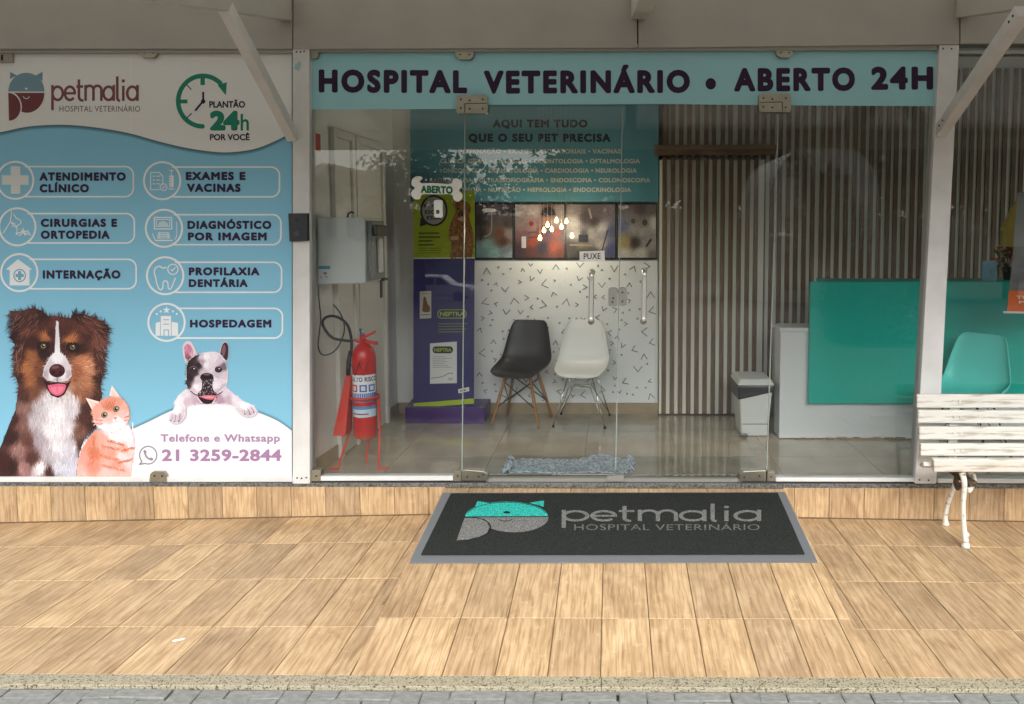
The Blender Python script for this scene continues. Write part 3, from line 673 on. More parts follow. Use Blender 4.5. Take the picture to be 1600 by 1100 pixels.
lk = MB().slab(rrect(966.2, 450, 979.5, 478, 4), GY-.022, GY+.025).build('strike_box', 'grey_alu', dr, bevel=.002); screws(lk, [(972.5, 457), (972.5, 471)], GY-.022, 1.6)
MB().slab([(948, 745), (975, 743), (975, 752), (948, 752)], GY-.015, GY+.03).build('floor_lock', 'grey_alu', dl, bevel=.002)
for f, nm in ((sA, dl), (sB, dl), (sC, dr)):
    MB().slab([(f(168)-.9, 168), (f(168)+.5, 168), (f(734)+.5, 734), (f(734)-.9, 734)], GY-.0006, GY+.0086).build('glass_edge', 'glass_edge', nm)
# ---- sign band
sbnd = thing('sign_band', 'pale blue sign band with dark purple capital lettering above the glass doors', 'sign', at(970, 165, GY-.004))
MB().slab([(485, 82.5), (1464.5, 79), (1462.5, 166), (1218, 164.5), (1030, 162.5), (sA(163)+1, 164), (sA(168), 170), (485, 171.5)], GY-.003, GY-.0004).build('vinyl', mat('band_blue', (150, 205, 214), .45, noise=.02, nscale=3), sbnd)
PUR = (44, 16, 52)
for wd, x0, x1, ca, ba, sh in (('HOSPITAL', 498, 730, 108.5, 144.5, .006), ('VETERINÁRIO', 756, 1078, 110.5, 146.5, -.004), ('ABERTO', 1147, 1336, 106.5, 143, -.005), ('24H', 1361, 1458, 104.5, 140.5, -.005)):
    lettering(sbnd, facade(GY-.0034), [(wd, x0, x1, ba, ca, PUR, .056, 1.24, sh)])
A = Art(facade(GY-.0034)); A.poly(ell(1110.5, 131, 8.2, 9), PUR); A.build('lettering', sbnd)

# ---- printed panel with the pets
pg = thing('window_graphic', 'large blue and white printed panel with dog, cat, bulldog and service list', 'poster', at(230, 745, GY-.004))
BLUE = (126, 190, 218); CREAM = (224, 226, 224)
VY = GY-.003
MB().slab([(-420, 83), (456, 83), (456, 745), (-420, 746)], VY, GY-.0004).build('vinyl', mat('panel_blue', BLUE, .45), pg)
A = Art(facade(VY-.0004))
wave = smooth_line([(-420, 240), (-200, 236), (-80, 222), (0, 206.8), (46, 197.6), (99, 195), (148, 199), (201, 208), (247, 220.7), (294, 231.6), (340, 237.7), (371, 237), (402, 231.6), (433, 219), (456, 207)], 5)
for k in range(5): A.stroke([(x, y+4.6-k*1.05) for x, y in wave], 2.4, tuple(v*(1-.09*(k+1)) for v in BLUE))
A.poly([(-420, 83.5), (456, 83.5)]+wave[::-1], CREAM)
mound = [(200, 671), (209, 669.4), (233, 658.5), (265, 643), (291.6, 634.5), (322, 630.8), (352.7, 631.7), (379, 636.7), (409, 646.5), (435.5, 658.5), (456, 673)]
mound = smooth_line(mound, 5)
for k in range(4): A.stroke([(x, y-3.6+k*1.1) for x, y in mound], 2.2, tuple(v*(1-.07*(k+1)) for v in BLUE))
A.poly([(120, 744.8)]+[(120, 690)]+mound+[(456, 744.8)], (228, 231, 238))
A.stroke([(205, 84), (205, 209)], 1.6, (232, 231, 226)); A.stroke([(207.5, 660), (207.5, 744)], 1.4, (246, 247, 249))
A.build('print', pg)
def petmalia(A, x0, x1, base, xh, wd, col, up=1.0):
    """the monoline word mark, drawn letter by letter; base/xh are the y of base line and x-height"""
    W = {'p': .98, 'e': .95, 't': .62, 'm': 1.5, 'a': .98, 'l': .34, 'i': .34}; word = 'petmalia'; gap = .2
    tot = sum(W[c] for c in word)+gap*(len(word)-1); u = (x1-x0-wd)/tot; h = base-xh; x = x0+wd/2; r = h/2-wd*.35; cy = (base+xh)/2
    for c in word:
        w_ = W[c]*u; cx = x+w_/2; rx = w_/2-.0
        if c == 'p': A.stroke([(x, xh-wd*.3), (x, base+h*.62)], wd, col); A.stroke(ell(cx, cy, rx, r, 28), wd, col, True)
        if c == 'a': A.stroke(ell(cx, cy, rx, r, 28), wd, col, True); A.stroke([(x+w_, xh-wd*.3), (x+w_, base)], wd, col)
        if c == 'e': A.stroke(arc(cx, cy, rx, r, 42, 360, 26), wd, col); A.stroke([(cx-rx, cy), (cx+rx+wd*.4, cy)], wd*.9, col)
        if c == 't': A.stroke([(x+w_*.3, xh-h*.42)]+[(x+w_*.3, base-h*.3)]+arc(x+w_*.3+h*.26, base-h*.28, h*.26, h*.26, 180, 80, 8), wd, col); A.stroke([(x-w_*.08, xh+wd*.3), (x+w_*.95, xh+wd*.3)], wd, col)
        if c == 'm':
            q = w_/4; A.stroke([(x, xh-wd*.3), (x, base)], wd, col)
            for k in (0, 1): A.stroke(arc(x+q+2*q*k, xh+q*1.0, q, q*1.0, 180, 360, 12)+[(x+2*q+2*q*k, base)], wd, col)
        if c == 'l': A.stroke([(x+w_*.4, xh-h*.62), (x+w_*.4, base-h*.22)]+arc(x+w_*.4+h*.2, base-h*.2, h*.2, h*.2, 180, 95, 6), wd, col)
        if c == 'i': A.stroke([(x+w_*.5, xh), (x+w_*.5, base)], wd, col); A.poly(ell(x+w_*.5, xh-h*.32, wd*.65, wd*.65, 12), col)
        x += w_+gap*u
def cat_logo(A, X, Y, s, top, bot, line, sy=1.0, sk=0.):
    """dome head with two ears over a bowl and a curled tail; X,Y left end of the middle line, s full width"""
    f = lambda x, y: (X+x*s+sk*y*s*sy, Y+y*s*sy)
    T = lambda P: [f(*p) for p in P]
    A.poly(T([(.045, -.36), (.05, -.565), (.24, -.46)]), top); A.poly(T([(.76, -.46), (.95, -.565), (.945, -.30)]), top)
    A.poly(T(arc(.5, -.02, .5, .515, 180, 360, 24)), top)
    A.poly(T([(.02, .02)]+[(1, .02)]+arc(.52, .02, .48, .55, 0, 110, 16)+[(.34, .4), (.2, .05)]), bot)
    A.stroke(T(arc(.0, .42, .36, .42, -88, 70, 14)), .035*s, line)
    A.poly(T([(0.0, .02)]+arc(.0, .42, .345, .40, -88, 0, 10)+arc(.02, .42, .325, .37, 0, 88, 10)+[(.02, .79)]), bot)
    A.stroke(T([(-.01, 0), (1.0, 0)]), .018*s, line)
    A.poly(T([(.455, -.12), (.545, -.12), (.5, -.05)]), line)
    A.stroke(T(arc(.5, .10, .085, .08, 10, 170, 8)), .018*s, line)
A = Art(facade(VY-.0012))
cat_logo(A, 13, 144, 56.5, (116, 148, 164), (112, 58, 62), CREAM, 1.0); A.build('logo', pg)
A = Art(facade(VY-.0012)); petmalia(A, 80, 217, 157.6, 134, 4.1, (122, 72, 76)); A.build('lettering', pg); GP = facade(VY-.0012); lettering(pg, GP, [('HOSPITAL VETERINÁRIO', 93, 219, 174.4, 165.6, (112, 84, 84), .0, 1.08)])
DK = (38, 22, 58); GR = (26, 128, 104)
lettering(pg, GP, [('PLANTÃO', 327, 383, 168.3, 158, DK, .034, 1.0), ('24', 328, 374.5, 204, 173.2, GR, .07, 1.0), ('h', 376, 389, 204, 178, GR, .016, 1.0), ('POR VOCÊ', 328, 390, 219.2, 209.5, DK, .034, 1.0)])
LAB = [('ATENDIMENTO', 61.7, 196.5, 282.4, 269.3), ('CLÍNICO', 62, 139, 300.6, 287.7), ('CIRURGIAS E', 63.8, 183, 354.6, 341.8), ('ORTOPEDIA', 63.8, 171.4, 373.2, 360.2), ('INTERNAÇÃO', 66.9, 188.2, 435.5, 422.3),
       ('EXAMES E', 290.3, 383.6, 281.4, 268.6), ('VACINAS', 292.2, 376, 300, 286.9), ('DIAGNÓSTICO', 293, 424, 357.8, 345), ('POR IMAGEM', 293.6, 416.8, 375.8, 363.2), ('PROFILAXIA', 295, 405.4, 430.3, 417.8), ('DENTÁRIA', 295, 387, 448.6, 436.3), ('HOSPEDAGEM', 296.9, 424, 511.8, 499.5)]
lettering(pg, GP, [(s_, a, b, ba, ca, (46, 22, 58), .060, 1.22) for s_, a, b, ba, ca in LAB])
lettering(pg, GP, [('Telefone e Whatsapp', 251, 437.5, 690.3, 678.5, (160, 128, 162), .034, 1.1), ('21 3259-2844', 252.8, 440, 720.6, 702.2, (156, 120, 156), .042, 1.08)])
A = Art(facade(VY-.0012))
A.stroke(arc(317, 158, 38.5, 39.5, 92, 318, 40), 7.2, GR); A.poly([(340, 133), (354.5, 128.5), (353, 149)], GR); A.poly(ell(316.5, 197.4, 3.6, 3.6, 12), GR)
for P, wd, c in (([(316.8, 122), (316.8, 133)], 7, GR), ([(280, 158.6), (293, 158.6)], 6, GR), ([(291.5, 132), (299, 140)], 1.6, DK), ([(292, 184.5), (299.5, 177)], 1.6, DK), ([(317.5, 159), (317.5, 143.5)], 3.2, DK), ([(317.5, 158), (305, 173)], 3.2, DK)): A.stroke(P, wd, c)
A.poly(ell(317.5, 158.5, 3.6, 3.6, 14), DK); A.build('clock_emblem', pg)
WH = (232, 236, 238)
ic = [(24, 281.8, 260.3, 307.3, 208.5), (27.2, 354.4, 333.7, 379.7, 210), (30.3, 426, 405.2, 451.2, 212.8), (253.5, 282.3, 261, 307.6, 436.7), (256.3, 356.7, 335.4, 382.3, 439), (258.2, 430.8, 409.8, 456.7, 440), (260.3, 503.6, 481.8, 528.2, 441.4)]
A = Art(facade(VY-.0012))
for cx, cy, y0, y1, xr in ic:
    dx = math.sqrt(max(0, 28.6**2-((y1-y0)/2)**2)); r = 13
    A = Art(facade(VY-.0012)); A.stroke([(cx+dx-1, y0)]+arc(xr-r, y0+r, r, r, -90, 0, 8)+arc(xr-r, y1-r, r, r, 0, 90, 8)+[(cx+dx-1, y1)], 2.5, WH); A.stroke(ell(cx, cy, 28.4, 29, 40), 3.1, WH, True); A.build('list_frame', pg)
A = Art(facade(VY-.0012))
x, y = ic[0][:2]; A.poly([(x-7, y-22), (x+8, y-22), (x+8, y-8), (x+21, y-8), (x+21, y+7), (x+8, y+7), (x+8, y+21), (x-7, y+21), (x-7, y+7), (x-21, y+7), (x-21, y-8), (x-7, y-8)], (214, 218, 216))
A.build('icon', pg); A = Art(facade(VY-.0012)); x, y = ic[1][:2]
for P in ([(-22, 10), (-11, -8), (-9, -24)], [(-6, -20), (-2, -14), (5, -10), (6, -6), (-2, 0), (-9, -2)], [(-11, -8), (-3, -4)], [(-10, -6), (-5, -3)], [(-3, -3), (0, 4), (-2, 12)], [(-2, 12), (10, 6), (20, 10)], [(2, 14), (10, 9), (21, 13)], [(6, 4), (14, 13)], [(9, 2), (12, 14)], [(-1, 10), (18, 6)]): A.stroke([(x+a, y+b) for a, b in P], 1.5, WH)
A.build('icon', pg); A = Art(facade(VY-.0012)); x, y = ic[2][:2]; A.poly([(x-21, y-5), (x-2, y-21), (x+20, y-5), (x+16, y-4), (x+16, y+20), (x-15, y+20), (x-15, y-4)], WH); A.stroke(ell(x+.5, y+4.5, 9, 9.5, 24), 1.8, (118, 170, 196), True)
A.poly([(x-2, y-2.5), (x+3, y-2.5), (x+3, y+2), (x+7, y+2), (x+7, y+7), (x+3, y+7), (x+3, y+11.5), (x-2, y+11.5), (x-2, y+7), (x-6, y+7), (x-6, y+2), (x-2, y+2)], (118, 170, 196))
A.build('icon', pg); A = Art(facade(VY-.0012)); x, y = ic[3][:2]; A.stroke([(x-18, y-13), (x-5, y-13), (x+1, y-7), (x+1, y+8)], 1.5, WH); A.stroke([(x-18, y-13), (x-18, y+14), (x-4, y+14)], 1.5, WH); A.stroke(ell(x+2, y+10, 5.4, 5.4, 18), 1.4, WH, True); A.stroke([(x-.5, y+10), (x+1.5, y+12), (x+5, y+8)], 1.2, WH)
for k in range(3): A.stroke([(x-15, y-7+k*6), (x-11, y-7+k*6)], 1.4, WH); A.stroke([(x-9, y-7+k*6), (x-3, y-7+k*6)], 1.4, WH)
A.stroke([(x+14.5, y-16), (x+14.5, y-6)], 1.2, WH); A.poly([(x+11, y-8), (x+18, y-8), (x+18, y+10), (x+11, y+10)], WH)
for k in range(4): A.stroke([(x+11.5, y-5+k*4), (x+14.5, y-5+k*4)], 1., (120, 172, 198))
A.stroke([(x+10, y+13), (x+19, y+13)], 1.5, WH); A.stroke([(x+11, y-16), (x+18, y-16)], 1.4, WH)
A.build('icon', pg); A = Art(facade(VY-.0012)); x, y = ic[4][:2]; A.stroke([(x-15, y-17), (x+12, y-17), (x+12, y+1), (x-15, y+1)], 1.7, WH, True); A.stroke([(x-12, y-14), (x+9, y-14), (x+9, y-3), (x-12, y-3)], 1.2, WH, True); A.poly(arc(x-1.5, y-4, 8, 7, 180, 360, 10), (200, 220, 228)); A.poly([(x-9, y+6), (x+8, y+6), (x+10, y+16), (x-11, y+16)], (206, 224, 232)); A.stroke([(x-14, y+19), (x+14, y+19)], 2, WH)
for k in range(3): A.stroke([(x-6, y+8+k*3), (x+5, y+8+k*3)], .8, (128, 180, 206))
A.stroke([(x+20, y-10), (x+20, y+12), (x+17, y+18)], 1.2, WH); A.stroke([(x-18, y+8), (x-14, y+18)], 1.3, WH)
A.build('icon', pg); A = Art(facade(VY-.0012)); x, y = ic[5][:2]; A.stroke(smooth_line([(x+2, y-13), (x-4, y-12), (x-9, y-15), (x-15, y-12), (x-17, y-5), (x-15, y+2), (x-13, y+12), (x-9, y+21), (x-4, y+20), (x-3, y+10), (x+1, y+8), (x+4, y+11), (x+5, y+20), (x+9, y+20), (x+13, y+11), (x+16, y+3)], 3), 1.9, WH); A.stroke(ell(x+12, y-10, 8, 8, 20), 1.7, WH, True); A.stroke([(x+8.5, y-10), (x+11, y-7.5), (x+16, y-13)], 1.6, WH)
A.build('icon', pg); A = Art(facade(VY-.0012)); x, y = ic[6][:2]; A.poly([(x-9, y-10), (x+7, y-10), (x+7, y+21), (x-9, y+21)], WH); A.poly([(x-17, y+1), (x-10, y-1), (x-10, y+21), (x-17, y+21)], WH); A.poly([(x+8, y-1), (x+18, y+1), (x+18, y+21), (x+8, y+21)], WH); A.stroke([(x-4, y+21), (x-4, y+12), (x+3, y+12), (x+3, y+21)], 1.3, (120, 176, 206))
for k in range(2): A.stroke([(x-5, y-4+k*7), (x+4, y-4+k*7)], 1.2, (120, 176, 206))
st_ = [(x+(6.2 if k % 2 == 0 else 2.6)*math.sin(R(36*k)), y-19-(6.2 if k % 2 == 0 else 2.6)*math.cos(R(36*k))) for k in range(10)]; A.poly(st_, WH)
for dx, dy in ((-15, -13), (-9, -17), (10, -17), (16, -13)): A.poly(ell(x+dx, y+dy, 1.7, 1.7, 10), WH)
A.build('icon', pg); A = Art(facade(VY-.0012)); GM = (140, 132, 142); A.stroke(arc(231.6, 711.2, 13.4, 13.8, 135, 470, 30)+[(218, 726)]+[(222, 721)], 2.2, GM); A.stroke([(218, 726), (222, 720.5)], 2.4, GM); A.stroke([(218, 725.5), (226, 724)], 2.2, GM)
A.stroke(smooth_line([(226, 705), (227.5, 711), (232, 716.5), (238, 718.5)], 4), 3., GM); A.poly(ell(226.6, 706, 2.4, 3.4, 12, -20), GM); A.poly(ell(236.6, 717.2, 3.4, 2.4, 12, 20), GM)
A.build('icon', pg)
# ---- printed pets
Z1 = lambda x, y: (x/3.791, 470+y/3.791)
def pts(*a): return list(zip(a[::2], a[1::2]))
def field(*P, p=2.2, tint=(1, 1)):
    P = tuple((a, b, (c[0], min(255, c[1]*tint[0]), min(255, c[2]*tint[1]))) for a, b, c in P)
    def f(x, y):
        W = R_ = G_ = B_ = 0.
        for a, b, c in P:
            w_ = 1/(((x-a)**2+(y-b)**2)**p+1e-3); W += w_; R_ += c[0]*w_; G_ += c[1]*w_; B_ += c[2]*w_
        return (R_/W, G_/W, B_/W)
    return f
def mosaic(A, region, fn, step):
    """soft colour under the fur: small cells coloured from the field"""
    xs = [p[0] for p in region]; ys = [p[1] for p in region]; A.up(); x = min(xs)
    while x < max(xs):
        y = min(ys)
        while y < max(ys):
            if all(pip(x+a*step, y+b*step, region) for a, b in ((0, 0), (1, 0), (1, 1), (0, 1), (.5, .5))): A._add([(x, y), (x+step, y), (x+step, y+step), (x, y+step)], [(0, 1, 2, 3)], fn(x+step/2, y+step/2))
            y += step
        x += step
A = Art(facade(VY-.0021), xf=Z1)
body = pts(-60, 1040, -40, 960, 10, 850, 60, 720, 95, 640, 110, 500, 84, 420, 100, 280, 62, 215, 85, 140, 58, 60, 130, 60, 200, 40, 250, 60, 285, 90, 340, 92, 420, 102, 432, 72, 500, 80, 570, 105, 640, 146, 618, 200, 610, 300, 615, 420, 595, 500, 605, 570, 575, 640, 570, 740, 500, 815, 470, 900, 455, 1040)
DOG = field((250, 150, (75, 40, 36)), (340, 105, (92, 50, 45)), (200, 100, (66, 35, 32)), (260, 90, (52, 28, 27)), (110, 110, (52, 27, 27)), (160, 175, (98, 58, 50)), (90, 205, (46, 24, 25)), (105, 90, (84, 52, 46)), (170, 70, (78, 46, 42)), (110, 330, (70, 38, 34)), (110, 450, (58, 31, 29)), (140, 250, (56, 30, 28)), (200, 250, (60, 33, 30)),
    (195, 335, (146, 92, 58)), (165, 400, (166, 106, 66)), (190, 470, (150, 94, 62)), (200, 550, (112, 70, 52)), (238, 400, (112, 68, 48)), (245, 470, (84, 50, 42)), (150, 560, (74, 44, 38)), (260, 310, (44, 24, 24)), (300, 205, (66, 36, 33)), (300, 270, (60, 33, 31)), (278, 218, (182, 114, 70)), (408, 232, (188, 120, 74)), (385, 200, (74, 40, 36)), (385, 280, (70, 38, 34)),
    (430, 140, (86, 47, 41)), (500, 150, (96, 55, 48)), (450, 95, (50, 27, 26)), (560, 150, (82, 45, 40)), (615, 165, (58, 31, 29)), (570, 225, (108, 64, 54)), (520, 210, (70, 38, 35)), (600, 300, (64, 35, 31)), (470, 300, (52, 28, 26)), (480, 345, (186, 122, 88)), (525, 390, (198, 138, 104)), (448, 420, (152, 92, 66)), (505, 480, (176, 118, 86)), (455, 540, (150, 98, 72)), (510, 560, (132, 84, 62)), (590, 380, (74, 42, 36)), (590, 470, (56, 31, 28)), (570, 580, (66, 38, 33)),
    (235, 600, (196, 190, 198)), (280, 590, (222, 218, 224)), (340, 650, (242, 240, 244)), (430, 570, (228, 224, 230)), (430, 640, (214, 208, 216)), (210, 700, (196, 188, 196)), (300, 760, (236, 233, 239)), (400, 750, (226, 222, 230)), (240, 820, (172, 160, 170)), (340, 860, (226, 223, 230)), (430, 860, (206, 204, 214)), (430, 970, (198, 200, 214)), (340, 980, (204, 204, 216)), (290, 890, (186, 178, 186)),
    (140, 630, (132, 98, 92)), (130, 720, (120, 84, 78)), (170, 830, (92, 57, 52)), (120, 880, (142, 106, 100)), (135, 980, (150, 112, 108)), (60, 800, (48, 25, 25)), (30, 950, (56, 27, 24)), (80, 980, (42, 22, 22)), (90, 700, (58, 32, 30)), (190, 930, (76, 45, 42)), (245, 985, (226, 218, 222)), (290, 1000, (58, 33, 31)), (500, 690, (74, 43, 37)), (470, 770, (112, 77, 66)), (545, 720, (58, 33, 29)), (480, 850, (72, 44, 39)), (520, 630, (66, 38, 33)))
facef = lambda x, y: math.atan2(y-380, x-340) if (x-340)**2+(y-380)**2 > 900 else 1.57
dn = lambda x, y: 1.62+(x-300)*-.0006
A.poly(body, (62, 35, 31)); mosaic(A, body, DOG, 9)
A.hair(body, 5200, 40, 3.6, lambda x, y: facef(x, y) if y < 540 else dn(x, y), DOG, .24, .13)
for ear, d0 in ((pts(62, 60, 130, 60, 200, 42, 255, 70, 240, 150, 150, 215, 80, 215), 2.4), (pts(432, 72, 500, 80, 570, 105, 640, 146, 610, 260, 540, 200, 450, 150), .6), (pts(540, 180, 612, 200, 612, 330, 600, 420, 560, 330), 1.1), (pts(95, 250, 150, 230, 130, 330, 105, 420), 1.9)):
    A.hair(ear, 420, 60, 3.4, lambda x, y: d0, DOG, .36, .2); A.hair(ear, 26, 66, 2.2, lambda x, y: d0, [(150, 108, 92), (128, 88, 76)], .3)
chest = pts(190, 590, 255, 525, 300, 565, 345, 580, 400, 550, 450, 520, 466, 600, 432, 690, 440, 780, 468, 900, 448, 1040, 300, 1040, 262, 900, 200, 800, 165, 690)
A.hair(chest, 1500, 56, 3.0, dn, DOG, .16, .07)
muz = pts(262, 400, 298, 330, 325, 305, 334, 120, 346, 120, 358, 305, 388, 330, 420, 390, 426, 445, 400, 472, 345, 482, 285, 472, 254, 445)
MZ = field((340, 200, (226, 223, 228)), (290, 380, (206, 198, 206)), (340, 340, (240, 238, 242)), (400, 380, (214, 206, 212)), (270, 440, (176, 164, 174)), (410, 440, (186, 172, 180)), (340, 470, (196, 186, 194)), (310, 440, (232, 228, 233)), (370, 440, (232, 228, 233)))
A.poly(muz, (226, 223, 228)); mosaic(A, muz, MZ, 6); A.hair(muz, 520, 18, 2.4, lambda x, y: math.atan2(y-400, x-340) if y > 310 else -1.57, MZ, .25, .04)
for cx, cy in ((258, 268), (432, 274)):
    e = ell(cx, cy, 40, 33, 20); A.poly(e, (40, 22, 22)); A.poly(ell(cx, cy, 20, 17, 18), (26, 16, 16)); A.poly(ell(cx, cy, 16, 15, 16), (104, 88, 62)); A.poly(ell(cx, cy+3, 13, 10, 16), (140, 126, 94)); A.poly(ell(cx, cy, 9, 9, 14), (14, 10, 10)); A.poly(ell(cx+4, cy-6, 4, 3.4, 8), (240, 240, 240)); A.stroke(arc(cx, cy+4, 22, 20, 205, 335, 8), 4, (30, 18, 18))
    A.hair(ell(cx, cy-34, 34, 12), 60, 20, 2.6, lambda x, y: -1.2, DOG, .4)
A.poly(pts(258, 466, 300, 488, 345, 480, 395, 488, 424, 470, 400, 520, 382, 556, 345, 575, 305, 560, 280, 520), (48, 16, 22)); A.poly(smooth_line(pts(284, 500, 300, 540, 340, 562, 378, 544, 392, 498, 345, 490), 4), (214, 98, 126)); A.poly(smooth_line(pts(300, 515, 315, 542, 340, 552, 366, 538, 378, 512, 345, 506), 4), (230, 124, 148)); A.stroke(pts(340, 500, 341, 545), 3, (186, 76, 104))
A.poly(ell(340, 413, 47, 40, 22), (58, 22, 28)); A.poly(ell(340, 404, 40, 27, 20), (76, 32, 38)); A.poly(ell(330, 393, 24, 9, 14, -8), (118, 74, 78)); A.poly(ell(320, 422, 10, 8, 10), (22, 8, 10)); A.poly(ell(362, 422, 10, 8, 10), (22, 8, 10)); A.stroke(pts(340, 450, 341, 480), 4, (50, 20, 24))
A.build('dog_picture', pg)
A = Art(facade(VY-.0036), xf=Z1)
bd_ = pts(455, 1040, 462, 960, 480, 890, 520, 820, 565, 765, 640, 770, 760, 730, 785, 770, 798, 830, 790, 920, 775, 1040)
CB = field((490, 920, (226, 152, 128)), (480, 1010, (226, 168, 148)), (540, 820, (216, 134, 102)), (560, 900, (204, 116, 82)), (550, 970, (214, 132, 104)), (610, 820, (228, 160, 134)), (620, 880, (228, 152, 124)), (640, 850, (232, 174, 152)), (660, 900, (226, 150, 122)), (640, 950, (228, 164, 140)), (690, 960, (224, 146, 118)), (640, 1010, (230, 178, 160)), (720, 1000, (226, 166, 144)), (700, 800, (250, 236, 232)), (660, 780, (246, 220, 210)), (740, 790, (246, 226, 220)), (770, 850, (246, 214, 204)), (740, 870, (232, 164, 138)), (770, 950, (240, 196, 182)), (720, 920, (244, 204, 190)), tint=(1.03, 1.12))
A.poly(bd_, (230, 160, 132)); mosaic(A, bd_, CB, 8); A.hair(bd_, 1900, 26, 3., lambda x, y: 1.8 if x < 600 else 1.4, CB, .25, .06)
for x0, y0, x1, y1 in ((560, 800, 545, 960), (610, 860, 700, 880), (600, 915, 690, 940), (600, 970, 720, 1000), (640, 825, 720, 850), (720, 890, 780, 870), (700, 960, 770, 940)): A.hair([(x0-8, y0-7), (x1+8, y1-7), (x1+8, y1+7), (x0-8, y0+7)] if abs(x1-x0) > 30 else [(x0-9, y0), (x0+9, y0), (x1+9, y1), (x1-9, y1)], 60, 24, 2.6, lambda x, y: math.atan2(y1-y0, x1-x0)+.3, [(206, 120, 90), (196, 110, 82)], .3)
for e, inn in ((pts(508, 574, 590, 598, 560, 672), pts(525, 588, 575, 605, 556, 650)), (pts(648, 562, 664, 498, 722, 582), pts(658, 560, 668, 520, 706, 578))): A.poly(e, (246, 226, 218)); A.poly(inn, (242, 206, 196))
hd_ = smooth_line(pts(555, 700, 548, 645, 590, 598, 650, 570, 712, 575, 752, 610, 768, 670, 760, 715, 720, 760, 660, 785, 595, 760, 562, 725, 555, 700), 3)
CH = field((600, 620, (232, 160, 130)), (650, 590, (222, 142, 110)), (655, 640, (214, 132, 100)), (700, 590, (226, 150, 120)), (740, 630, (234, 168, 142)), (570, 680, (230, 158, 132)), (580, 720, (240, 196, 178)), (610, 750, (248, 230, 222)), (650, 700, (238, 184, 164)), (690, 712, (252, 242, 238)), (720, 740, (248, 234, 228)), (755, 690, (240, 196, 180)), (660, 760, (250, 238, 234)), (725, 670, (238, 184, 164)), (650, 670, (236, 180, 158)), (675, 650, (226, 156, 130)), tint=(1.03, 1.12))
A.poly(hd_, (234, 168, 140)); mosaic(A, hd_, CH, 6); A.hair(hd_, 1000, 16, 2.4, lambda x, y: math.atan2(y-690, x-675), CH, .25, .05)
for a in range(-3, 4): A.hair([(638+a*13, 590-a*2), (644+a*13, 590-a*2), (651+a*8, 634-a*2), (645+a*8, 634-a*2)], 26, 13, 2.2, lambda x, y: 1.5, [(200, 112, 82), (210, 124, 94)], .2)
for P in (pts(556, 698, 604, 708, 602, 716, 558, 706), pts(562, 724, 606, 722, 604, 732, 566, 732), pts(733, 688, 766, 676, 766, 684, 735, 696), pts(733, 704, 763, 700, 762, 708, 735, 712)): A.hair(P, 34, 14, 2.2, lambda x, y: 0, [(206, 122, 92), (214, 134, 104)], .3)
A.poly(pts(672, 692, 690, 685, 696, 694, 684, 704), (222, 140, 138)); A.stroke(smooth_line(pts(664, 716, 676, 721, 686, 711, 699, 717, 710, 708), 3), 2.2, (176, 112, 104)); A.stroke(pts(685, 703, 687, 712), 2, (176, 112, 104))
for cx, cy in ((620, 675), (690, 640)): A.poly(ell(cx, cy, 20, 17, 18, -25), (104, 74, 60)); A.poly(ell(cx, cy, 16, 13.5, 16), (138, 148, 112)); A.poly(ell(cx, cy, 9.5, 11, 12), (20, 22, 20)); A.poly(ell(cx+5, cy-5, 3.6, 3.6, 8), (245, 245, 245))
for k in range(5): A.stroke(pts(650, 712+k*4, 585, 716+k*11), .9, (250, 246, 244)); A.stroke(pts(720, 700+k*4, 780, 690+k*12), .9, (250, 246, 244))
A.build('cat_picture', pg)
Z2 = lambda x, y: (200+x/4.585, 520+y/4.585)
A = Art(facade(VY-.0021), xf=Z2)
sh = pts(345, 545, 330, 500, 360, 450, 410, 405, 460, 395, 700, 385, 760, 440, 830, 490, 900, 520, 930, 560, 860, 580, 770, 520, 640, 505, 520, 505, 430, 525)
FS = field((370, 480, (236, 231, 237)), (420, 430, (226, 218, 227)), (430, 500, (206, 186, 200)), (500, 490, (192, 164, 182)), (660, 490, (178, 146, 168)), (720, 480, (196, 172, 190)), (690, 430, (218, 206, 218)), (760, 470, (228, 220, 230)), (850, 530, (236, 231, 237)), (480, 430, (198, 180, 196)), (640, 450, (176, 146, 166)))
A.poly(sh, (228, 222, 230)); mosaic(A, sh, FS, 8); A.hair(sh, 700, 20, 3., lambda x, y: math.atan2(y-380, x-560), FS, .25, .04)
A.poly(smooth_line(pts(412, 215, 396, 160, 392, 95, 420, 60, 452, 66, 478, 110, 488, 160, 440, 210), 3), (226, 208, 216)); e = pts(404, 100, 424, 78, 448, 88, 466, 125, 468, 160, 436, 195, 410, 180)
EL = field((415, 110, (206, 140, 166)), (440, 110, (196, 128, 156)), (455, 150, (214, 160, 182)), (425, 170, (150, 92, 112)), (445, 185, (92, 56, 68))); A.poly(e, (200, 134, 160)); mosaic(A, e, EL, 6); A.hair(e, 160, 22, 2.6, lambda x, y: 1.9, EL, .3, .1)
A.poly(smooth_line(pts(652, 150, 664, 100, 686, 60, 710, 66, 724, 110, 718, 190, 700, 205), 3), (196, 182, 192)); A.poly(smooth_line(pts(662, 150, 672, 100, 690, 72, 710, 76, 720, 112, 714, 186, 700, 196), 3), (56, 38, 48)); A.poly(smooth_line(pts(670, 140, 678, 105, 690, 84, 698, 96, 700, 130, 688, 165), 3), (126, 86, 100))
hd_ = smooth_line(pts(414, 370, 416, 260, 432, 200, 490, 155, 560, 140, 640, 140, 690, 190, 712, 260, 716, 330, 700, 385, 650, 430, 560, 470, 480, 435, 430, 400, 414, 370), 3)
